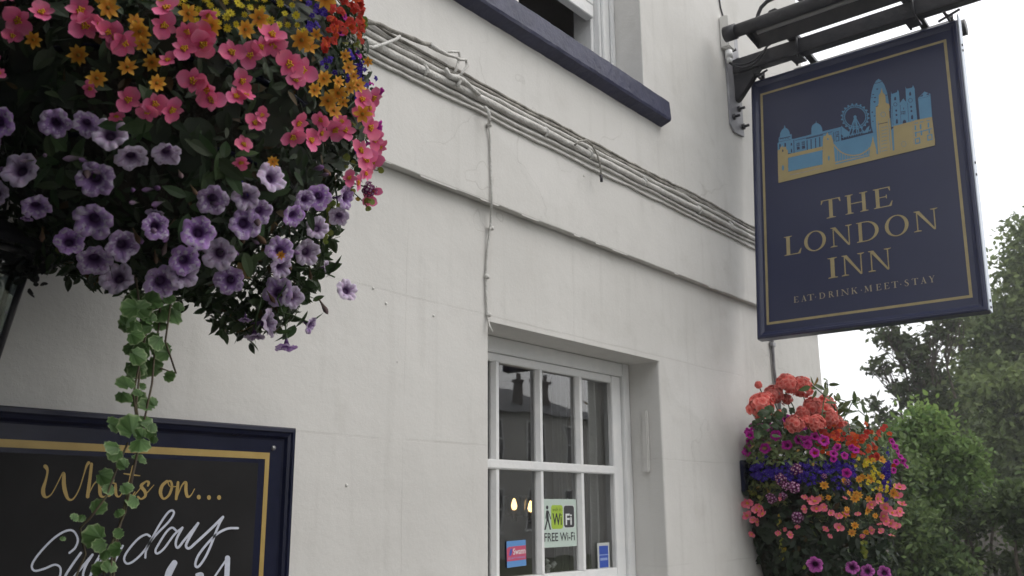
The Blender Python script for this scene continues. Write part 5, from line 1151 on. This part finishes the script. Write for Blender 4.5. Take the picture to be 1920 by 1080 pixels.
Bt = Blob(C2+Vector((.02, .0, .12)), (.40, .36, .60))
def hitd(px, py, Y): return atY(px, py, Y)
# geranium heads: stand above the basket on stems
gh = [(1424, 763, 50, -.18), (1450, 742, 38, -.16), (1475, 750, 22, -.2), (1475, 722, 40, -.22), (1503, 727, 40, -.25), (1422, 722, 14, -.15), (1542, 775, 54, -.36), (1525, 765, 40, -.33), (1565, 795, 34, -.40), (1490, 797, 36, -.33), (1462, 775, 14, -.25), (1530, 795, 34, -.4), (1548, 760, 36, -.36), (1582, 802, 24, -.4), (1436, 750, 30, -.2), (1505, 775, 26, -.3), (1512, 790, 22, -.36), (1556, 785, 30, -.42)]
for px, py, s_, Y in gh:
    p = atY(px, py, Y); L_ = s_/FPX*(p-CAMP).dot(CF)*1.18; d = ((CAMP-p).normalized()*.6+Vector((0, 0, .8))+Vector((random.uniform(-.3, .3), random.uniform(-.3, .3), 0))).normalized()
    fo = link('flower_head', random.choice(GER), ger, p, d.to_track_quat('Z', 'Y'), L_)
    b = MB(); b.m(M['gstem']); b.tube([(p.x*.5+C2.x*.5, p.y*.7-.06, C2.z+.18), (p.x*.8+C2.x*.2, p.y, p.z-.1), p-d*L_*.3], .003, 5, False); b.build('stem', ger)
n = 260; ps = []
for k in range(n): x = random.uniform(1412, 1590); ps.append(atY(x, random.uniform(765+(x-1412)*.12, 815), random.uniform(-.30, -.05)))
batch('foliage', lt_round(12, .1), np.array(ps), rng.normal(scale=.6, size=(n, 3))+np.array([-.4, -.6, .7]), rng.uniform(.025, .05, n), cvar((.045, .075, .032), n, .35), ger)
# tall leafy sprigs right of the geraniums (fuchsia-like) against the sky
spr = pl2('leafy_shrublet', 'upright leafy green sprigs sticking out right of the geranium heads', 'plant')
for pts in ([(1540, 790), (1545, 750), (1552, 725), (1550, 712)], [(1550, 745), (1530, 728), (1522, 722)], [(1575, 800), (1590, 770), (1585, 752), (1572, 748)], [(1590, 775), (1610, 770), (1625, 782)], [(1585, 800), (1605, 790), (1618, 800)], [(1590, 770), (1600, 750), (1606, 752)], [(1600, 800), (1622, 812), (1632, 822)], [(1560, 760), (1568, 770), (1580, 760)]):
    P = [atY(x, y, -.42) for x, y in pts]; b = MB(); b.m(M['gstem']); b.tube(P, .003, 5, False); b.build('stem', spr)
    ps = []; 
    for i in range(len(P)-1):
        for t in (.15, .4, .65, .95): ps.append(P[i].lerp(P[i+1], t)+Vector((random.gauss(0, .008), random.gauss(0, .008), random.gauss(0, .008))))
    ps = np.array(ps); n = len(ps); batch('leaves', lt_ovate(.38, 5), ps, rng.normal(scale=.7, size=(n, 3))+np.array([-.5, -.5, .5]), rng.uniform(.035, .075, n), cvar((.09, .13, .045), n, .3), spr, spin=rng.normal(size=(n, 3)))
r_ = random.Random(8)
cp = z4([(105, 620), (100, 700), (190, 755), (205, 830), (230, 665), (350, 610), (460, 605), (318, 685), (535, 695), (440, 805), (610, 545), (625, 780), (720, 730), (780, 750), (790, 775), (750, 610), (850, 700), (855, 850), (650, 630), (930, 740)], 1360, 690, 5.14)
flowers(cal, PET_MAG, [(x, y, r_.uniform(18, 24)) for x, y in cp], B2, face=.6, out=.055, tilt=.45)
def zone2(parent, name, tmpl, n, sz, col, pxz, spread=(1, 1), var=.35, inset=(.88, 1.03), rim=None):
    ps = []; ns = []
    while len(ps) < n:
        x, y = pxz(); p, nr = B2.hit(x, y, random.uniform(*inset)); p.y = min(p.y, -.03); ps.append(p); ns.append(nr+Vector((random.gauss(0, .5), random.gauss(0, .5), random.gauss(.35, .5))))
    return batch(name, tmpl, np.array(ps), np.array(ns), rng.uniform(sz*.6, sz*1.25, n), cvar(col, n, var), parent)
U_ = random.uniform
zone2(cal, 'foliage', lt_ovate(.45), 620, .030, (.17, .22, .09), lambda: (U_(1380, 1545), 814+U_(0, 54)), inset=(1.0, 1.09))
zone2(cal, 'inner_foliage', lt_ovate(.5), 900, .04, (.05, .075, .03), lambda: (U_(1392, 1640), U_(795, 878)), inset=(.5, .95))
flowers(lob, BLU, [(r_.uniform(1410, 1600)+0, 884+r_.gauss(0, 9)+(5 if _ % 3 else -4), r_.uniform(8, 12)) for _ in range(98)], B2, face=.45, out=.03, tilt=.6)
bl = MB()
for k in range(360):
    x = U_(1405, 1600) if k % 4 else U_(1655, 1668); y = 884+random.gauss(0, 9+max(0, (x-1480)*.06))-max(0, (x-1560)*.1) + (20 if x > 1640 else 0); p, nr = B2.hit(x, y, U_(.93, 1.06)); p.y = min(p.y, -.03)
    q = ((CAMP-p).normalized()+Vector((random.gauss(0, .6), random.gauss(0, .6), random.gauss(0, .6)))).normalized().to_track_quat('Z', 'Y'); merge_into(bl, BLU[k % 3], Matrix.Translation(p) @ q.to_matrix().to_4x4() @ Matrix.Scale(U_(.018, .028), 4))
bl.build('flower_mass', lob, kind='stuff')
flowers(nem, RED+ORA, [(r_.gauss(1560, 22), r_.gauss(828, 14), r_.uniform(9, 15)) for _ in range(34)]+[(r_.gauss(1615, 16), r_.gauss(838, 16), r_.uniform(9, 15)) for _ in range(46)]+[(1528, 815, 20), (1545, 800, 16), (1640, 812, 14), (1652, 820, 12), (1612, 803, 13)], B2, face=.45, out=.045, tilt=.5)
flowers(ver, VER, [(1495, 883, 27), (1468, 900, 27), (1492, 915, 27), (1478, 912, 22), (1452, 935, 25), (1472, 930, 18), (1496, 968, 28), (1582, 905, 16), (1543, 895, 13)], B2, face=.75, out=.03, tilt=.3, name='flower_head')
flowers(bi2, BID, [(r_.gauss(x, 7), r_.gauss(y, 8), r_.uniform(11, 23)) for x, y in ((1553, 915), (1560, 928), (1545, 937), (1585, 920), (1598, 925), (1606, 932), (1618, 938), (1600, 890), (1608, 905), (1640, 915), (1650, 895), (1580, 955), (1585, 960), (1620, 965), (1605, 980), (1612, 992), (1595, 993), (1620, 890), (1660, 925), (1588, 935), (1630, 900), (1570, 905), (1612, 872), (1627, 950), (1636, 860), (1650, 940))], B2, face=.5, out=.04, tilt=.5)
flowers(ye2, YEL, [(r_.uniform(1598, 1660), 0, r_.uniform(8, 12)) for _ in range(0)]+[(1600+t*48+r_.gauss(0, 9), 865+t*65+r_.gauss(0, 8), r_.uniform(6, 9.5)) for t in [k/44 for k in range(44)]], B2, face=.5, out=.05, tilt=.5)
flowers(be2, BEG2, [(1402, 943, 24), (1415, 965, 20), (1432, 955, 22), (1442, 962, 22), (1425, 972, 16), (1436, 948, 16), (1510, 953, 16), (1527, 940, 26), (1530, 953, 20), (1542, 950, 16), (1553, 960, 16), (1566, 965, 16), (1545, 987, 14), (1566, 985, 20), (1468, 995, 14), (1487, 998, 16), (1630, 935, 24), (1620, 945, 20), (1645, 952, 24), (1640, 965, 22), (1655, 960, 22), (1668, 915, 22), (1665, 930, 20), (1668, 958, 20), (1652, 978, 22), (1662, 982, 18), (1645, 975, 18), (1620, 990, 16), (1605, 1000, 14), (1672, 945, 18), (1636, 992, 14)], B2, face=.5, out=.05, tilt=.5)
flowers(lob, BLU, [(r_.uniform(1420, 1640), r_.uniform(860, 930), 9) for _ in range(2)], B2, out=.04)
flowers(cal, PET_MAG, [(r_.uniform(1540, 1600), r_.uniform(835, 900), r_.uniform(13, 19)) for _ in range(7)], B2, face=.5, out=.06, tilt=.5)
flowers(be2, BEG2, [(r_.uniform(1400, 1670), r_.uniform(930, 1010), r_.uniform(9, 17)) for _ in range(16)], B2, face=.4, out=.04, tilt=.7)
flowers(pe2, PET_DK, [(1528, 1053, 32, 0), (1592, 1058, 26, 1), (1618, 1065, 26, 2), (1612, 1082, 30, 0), (1648, 1068, 26, 1), (1590, 1090, 24, 2)], B2, face=.8, out=.03, tilt=.25)
# orchid-like magenta spray at right
flowers(mag2 := pl2('calibrachoa_plant', 'magenta flowers trailing off the right side of the far basket', 'calibrachoa'), PET_MAG, [(1655+t*24, 835+t*42, 13) for t in (0, .2, .4, .6, .8, 1)]+[(1662, 870, 13), (1658, 885, 13)], B2, out=.05)
zone2(be2, 'foliage', lt_ovate(.6), 900, .045, (.016, .03, .013), lambda: (U_(1395, 1680), U_(890, 1100)))
zone2(bi2, 'foliage', lt_ovate(.25), 600, .03, (.06, .09, .025), lambda: (U_(1520, 1678), U_(850, 1000)))
zone2(pe2, 'foliage', lt_ovate(.4), 1500, .045, (.018, .032, .014), lambda: (U_(1400, 1665), U_(985, 1250)), inset=(.85, 1.02))
zone2(lob, 'foliage', lt_ovate(.3), 400, .025, (.05, .08, .03), lambda: (U_(1400, 1668), U_(850, 905)))
zone2(nem, 'foliage', lt_ovate(.4), 500, .03, (.08, .12, .04), lambda: (U_(1530, 1672), U_(808, 870)))
zone2(ver, 'foliage', lt_ovate(.4), 250, .03, (.11, .13, .035), lambda: (U_(1398, 1480), U_(895, 950)))
for x, y, s_ in ((1572, 1005, 34), (1555, 1012, 30), (1440, 1000, 36), (1425, 985, 30), (1470, 1010, 30), (1625, 955, 16), (1600, 1015, 24)):
    p, n_ = B2.hit(x, y, 1.02); L_ = s_/FPX*(p-CAMP).dot(CF)*1.2; q = (n_+(CAMP-p).normalized()+Vector((0, 0, .3))).normalized().to_track_quat('Z', 'Y') @ Quaternion((0, 0, 1), -PI/2+U_(-.6, .6)); link('leaf', LBm, be2, p-(q @ Vector((L_*.5, 0, 0))), q, L_)
for pts, n in (([(1462, 965), (1466, 1000), (1468, 1025), (1465, 1045)], 20), ([(1622, 1010), (1620, 1030), (1618, 1045)], 9), ([(1512, 1050), (1508, 1060)], 4), ([(1400, 905), (1410, 925), (1420, 930)], 14)): strand(je2, pts, n, .022, (.28, .30, .05), B2, r_=.0015)

# ================================================================ trees, hedge, fence
def tube_path(b, p0, p1, r0, r1, n=5, amp=.1, seed=0):
    r = random.Random(seed); P = []; R2 = []; L_ = (Vector(p1)-Vector(p0)).length
    for i in range(n+1):
        t = i/n; p = Vector(p0).lerp(Vector(p1), t)
        if 0 < i < n: p += Vector((r.uniform(-1, 1), r.uniform(-1, 1), r.uniform(-1, 1)))*amp*L_
        P.append(p); R2.append(r0+(r1-r0)*t)
    b.tube(P, R2, 7); return P
def tree(name, label, cat, base, centers, leafsz, nleaf, col, col2, trunk_r=.15, clump=.35, group=None, tmpl=None, fill=1.0, limb_thin=1.0, twigs=2):
    """centers: list of (center, radii) crown lobes; trunk and limbs reach into every lobe"""
    t = thing(name, label, cat, base, group); b = MB(); b.m(M['bark']); base = Vector(base)
    cm = sum((Vector(c) for c, r in centers), Vector())/len(centers); fork = base.lerp(Vector((base.x*.6+cm.x*.4, base.y*.6+cm.y*.4, cm.z)), .5)
    tube_path(b, base, fork, trunk_r, trunk_r*.7, 4, .02, 1)
    pos = []; shade = []
    tot = sum(r[0]*r[1]*r[2] for c, r in centers)
    for ci, (c, r) in enumerate(centers):
        c = Vector(c); P = tube_path(b, fork, c, trunk_r*.5, trunk_r*.2*limb_thin, 4, .05, ci)
        nc = max(5, int(fill*14*(r[0]*r[1]*r[2])**(1/3)/clump))
        nl = int(nleaf*r[0]*r[1]*r[2]/tot/nc)+3
        for k in range(nc):
            d = rng.normal(size=3); d /= np.linalg.norm(d); q = np.array(c)+d*np.array(r)*rng.uniform(.45, 1.0)
            if k % twigs == 0: tube_path(b, P[3] if k % 2 else c, Vector(q), trunk_r*.12*limb_thin, .006, 4, .08, k)
            cr = clump*rng.uniform(.6, 1.3); pts = q+rng.normal(size=(nl, 3))*cr*np.array([.55, .55, .4]); pos.append(pts); shade.append(np.full(nl, rng.uniform(0, 1)))
    b.build('trunk', t)
    pos = np.vstack(pos); sh = np.concatenate(shade)[:, None]; n = len(pos)
    cols = (np.array(col)[None, :]*(1-sh)+np.array(col2)[None, :]*sh)*(1+rng.uniform(-.3, .3, (n, 1)))
    batch('crown', tmpl or lt_diamond(), pos, rng.normal(scale=.75, size=(n, 3))+np.array([0, 0, .7]), rng.uniform(leafsz*.6, leafsz*1.3, n), np.clip(cols, 0, 1), t, 'tleaf')
    return t
def lobes(lst, dist):
    out = []
    for px, py, rp, *dd in lst:
        D = dist+(dd[0] if dd else 0); c = atD(px, py, D); r = rp/FPX*D; out.append((c, (r, r, r*.9)))
    return out
def base_of(px, dist): p = atD(px, 960, dist); return (p.x, p.y, -.13)
tree('broadleaf_tree', 'tall dark green broadleaf tree filling the right edge behind the sign', 'tree', base_of(1930, 17),
     lobes([(1915, 520, 40), (1960, 470, 60), (1885, 600, 50), (1960, 620, 100), (1870, 690, 55), (1930, 780, 110, -1), (1835, 790, 62), (1800, 640, 26), (1785, 740, 42), (1760, 790, 30), (1900, 920, 110, -1), (1990, 900, 110), (1810, 690, 22, .5), (1880, 1010, 100, -1), (1770, 830, 40)], 17), .115, 90000, (.085, .12, .045), (.21, .26, .095), .24, .36)
tree('ash_tree', 'thin open crowned tree with bare branches against the white sky under the sign', 'tree', base_of(1780, 14),
     lobes([(1665, 625, 26), (1720, 670, 34), (1650, 690, 20), (1760, 625, 26), (1700, 735, 26), (1750, 720, 34), (1790, 600, 20), (1665, 790, 26), (1635, 755, 10), (1780, 770, 30), (1690, 640, 20)], 14), .11, 1500, (.06, .085, .04), (.13, .16, .07), .06, .10, fill=1.3, limb_thin=.7, twigs=1)
tree('bright_shrub_tree', 'fresh light green bushy young tree in front of the darker trees', 'tree', base_of(1745, 9.5),
     lobes([(1740, 790, 28), (1730, 850, 52), (1780, 875, 44), (1700, 910, 50), (1775, 940, 50), (1720, 985, 50), (1822, 895, 22), (1695, 835, 22), (1840, 925, 16)], 9.5), .060, 30000, (.10, .175, .05), (.22, .32, .09), .07, .15, tmpl=lt_ovate(.55, 3))
tree('leafy_shrub', 'light green shrub reaching in from the lower right corner', 'shrub', base_of(1930, 8.5),
     lobes([(1900, 930, 20), (1925, 945, 28), (1880, 955, 18), (1925, 990, 24)], 8.5), .06, 2600, (.055, .09, .035), (.12, .17, .06), .04, .11, tmpl=lt_ovate(.55, 3))
tree('dark_shrub', 'dark leafy shrub low behind the far basket', 'shrub', base_of(1690, 8),
     lobes([(1700, 1010, 50), (1660, 1060, 50), (1740, 1075, 50), (1650, 960, 36), (1690, 880, 26), (1640, 865, 22), (1650, 825, 14)], 8.2), .06, 11000, (.06, .10, .04), (.15, .21, .075), .05, .16, tmpl=lt_ovate(.5, 3))
tree('low_shrub', 'dark straggly shrub in front of the wooden fence', 'shrub', base_of(1850, 9),
     lobes([(1820, 1060, 24), (1900, 1065, 24), (1770, 1060, 26), (1865, 965, 24), (1915, 1010, 12), (1810, 985, 20)], 9), .055, 3000, (.04, .06, .03), (.11, .14, .06), .05, .14, tmpl=lt_ovate(.5, 3))
hp = []
for k in range(26000):
    px = U_(1380, 2250); D = U_(18.5, 20.5); p = atD(px, U_(830, 1100)+25*math.sin(px*.03), D); hp.append(p)
hp = np.array(hp); hp[:, 2] = np.maximum(hp[:, 2], -.1)
o = batch('hedge', lt_diamond(), hp, rng.normal(size=(len(hp), 3))+np.array([0, 0, .5]), rng.uniform(.12, .28, len(hp)), cvar((.08, .09, .055), len(hp), .5), None, 'tleaf')
setp(o, 'dark dense hedge running along behind the trees and shrubs', 'hedge')
# wooden fence behind the shrubs
fa = atD(1700, 960, 12.2); fbp = atD(2080, 960, 12.2); fz = atD(1860, 972, 12).z
fe = thing('wooden_fence', 'weathered grey board fence half hidden by the shrubs at lower right', 'fence', (fa.x, fa.y, -.13))
b = MB(); b.m(mat('weathered_wood', (.11, .10, .09), .9, base2=(.17, .155, .14), nscale=5, bump=.5, bscale=20)); d = (fbp-fa); d.z = 0; L_ = d.length; d.normalize(); k = 0; s_ = 0
while s_ < L_:
    a = Vector((fa.x, fa.y, 0))+d*s_; e = a+d*.128; h_ = fz+U_(-.03, .02); off = d.cross(Vector((0, 0, 1)))*(.012 if k % 2 else 0)
    b.bar(Vector((a.x, a.y, 0))+off+d*.064+Vector((0, 0, -.13)), Vector((a.x, a.y, 0))+off+d*.064+Vector((0, 0, h_)), .128, .02, up=d.cross(Vector((0, 0, 1)))); s_ += .132; k += 1
b.build('boards', fe)
b = MB(); b.m(M['bark'])
for hz in (.2, fz-.25): b.bar(Vector((fa.x, fa.y, hz))-d.cross(Vector((0, 0, 1)))*.05, Vector((fbp.x, fbp.y, hz))-d.cross(Vector((0, 0, 1)))*.05, .05, .08)
b.build('rails', fe)

# ---------------------------------------------------------------- thin scattering volume added to pale the trees like lens veil
b = MB(); hm = bpy.data.materials.new('added_veil_volume'); hm.use_nodes = True; hn = hm.node_tree.nodes; hn.remove(hn['Principled BSDF'])
pv = hn.new('ShaderNodeVolumePrincipled'); pv.inputs['Color'].default_value = (.95, .96, .97, 1); pv.inputs['Density'].default_value = .0042; pv.inputs['Anisotropy'].default_value = .3
hm.node_tree.links.new(pv.outputs[0], hn['Material Output'].inputs['Volume'])
b.m(hm); b.box((-100, -100, -1.2), (130, 100, 14)); b.build('added_veil', kind='stuff')
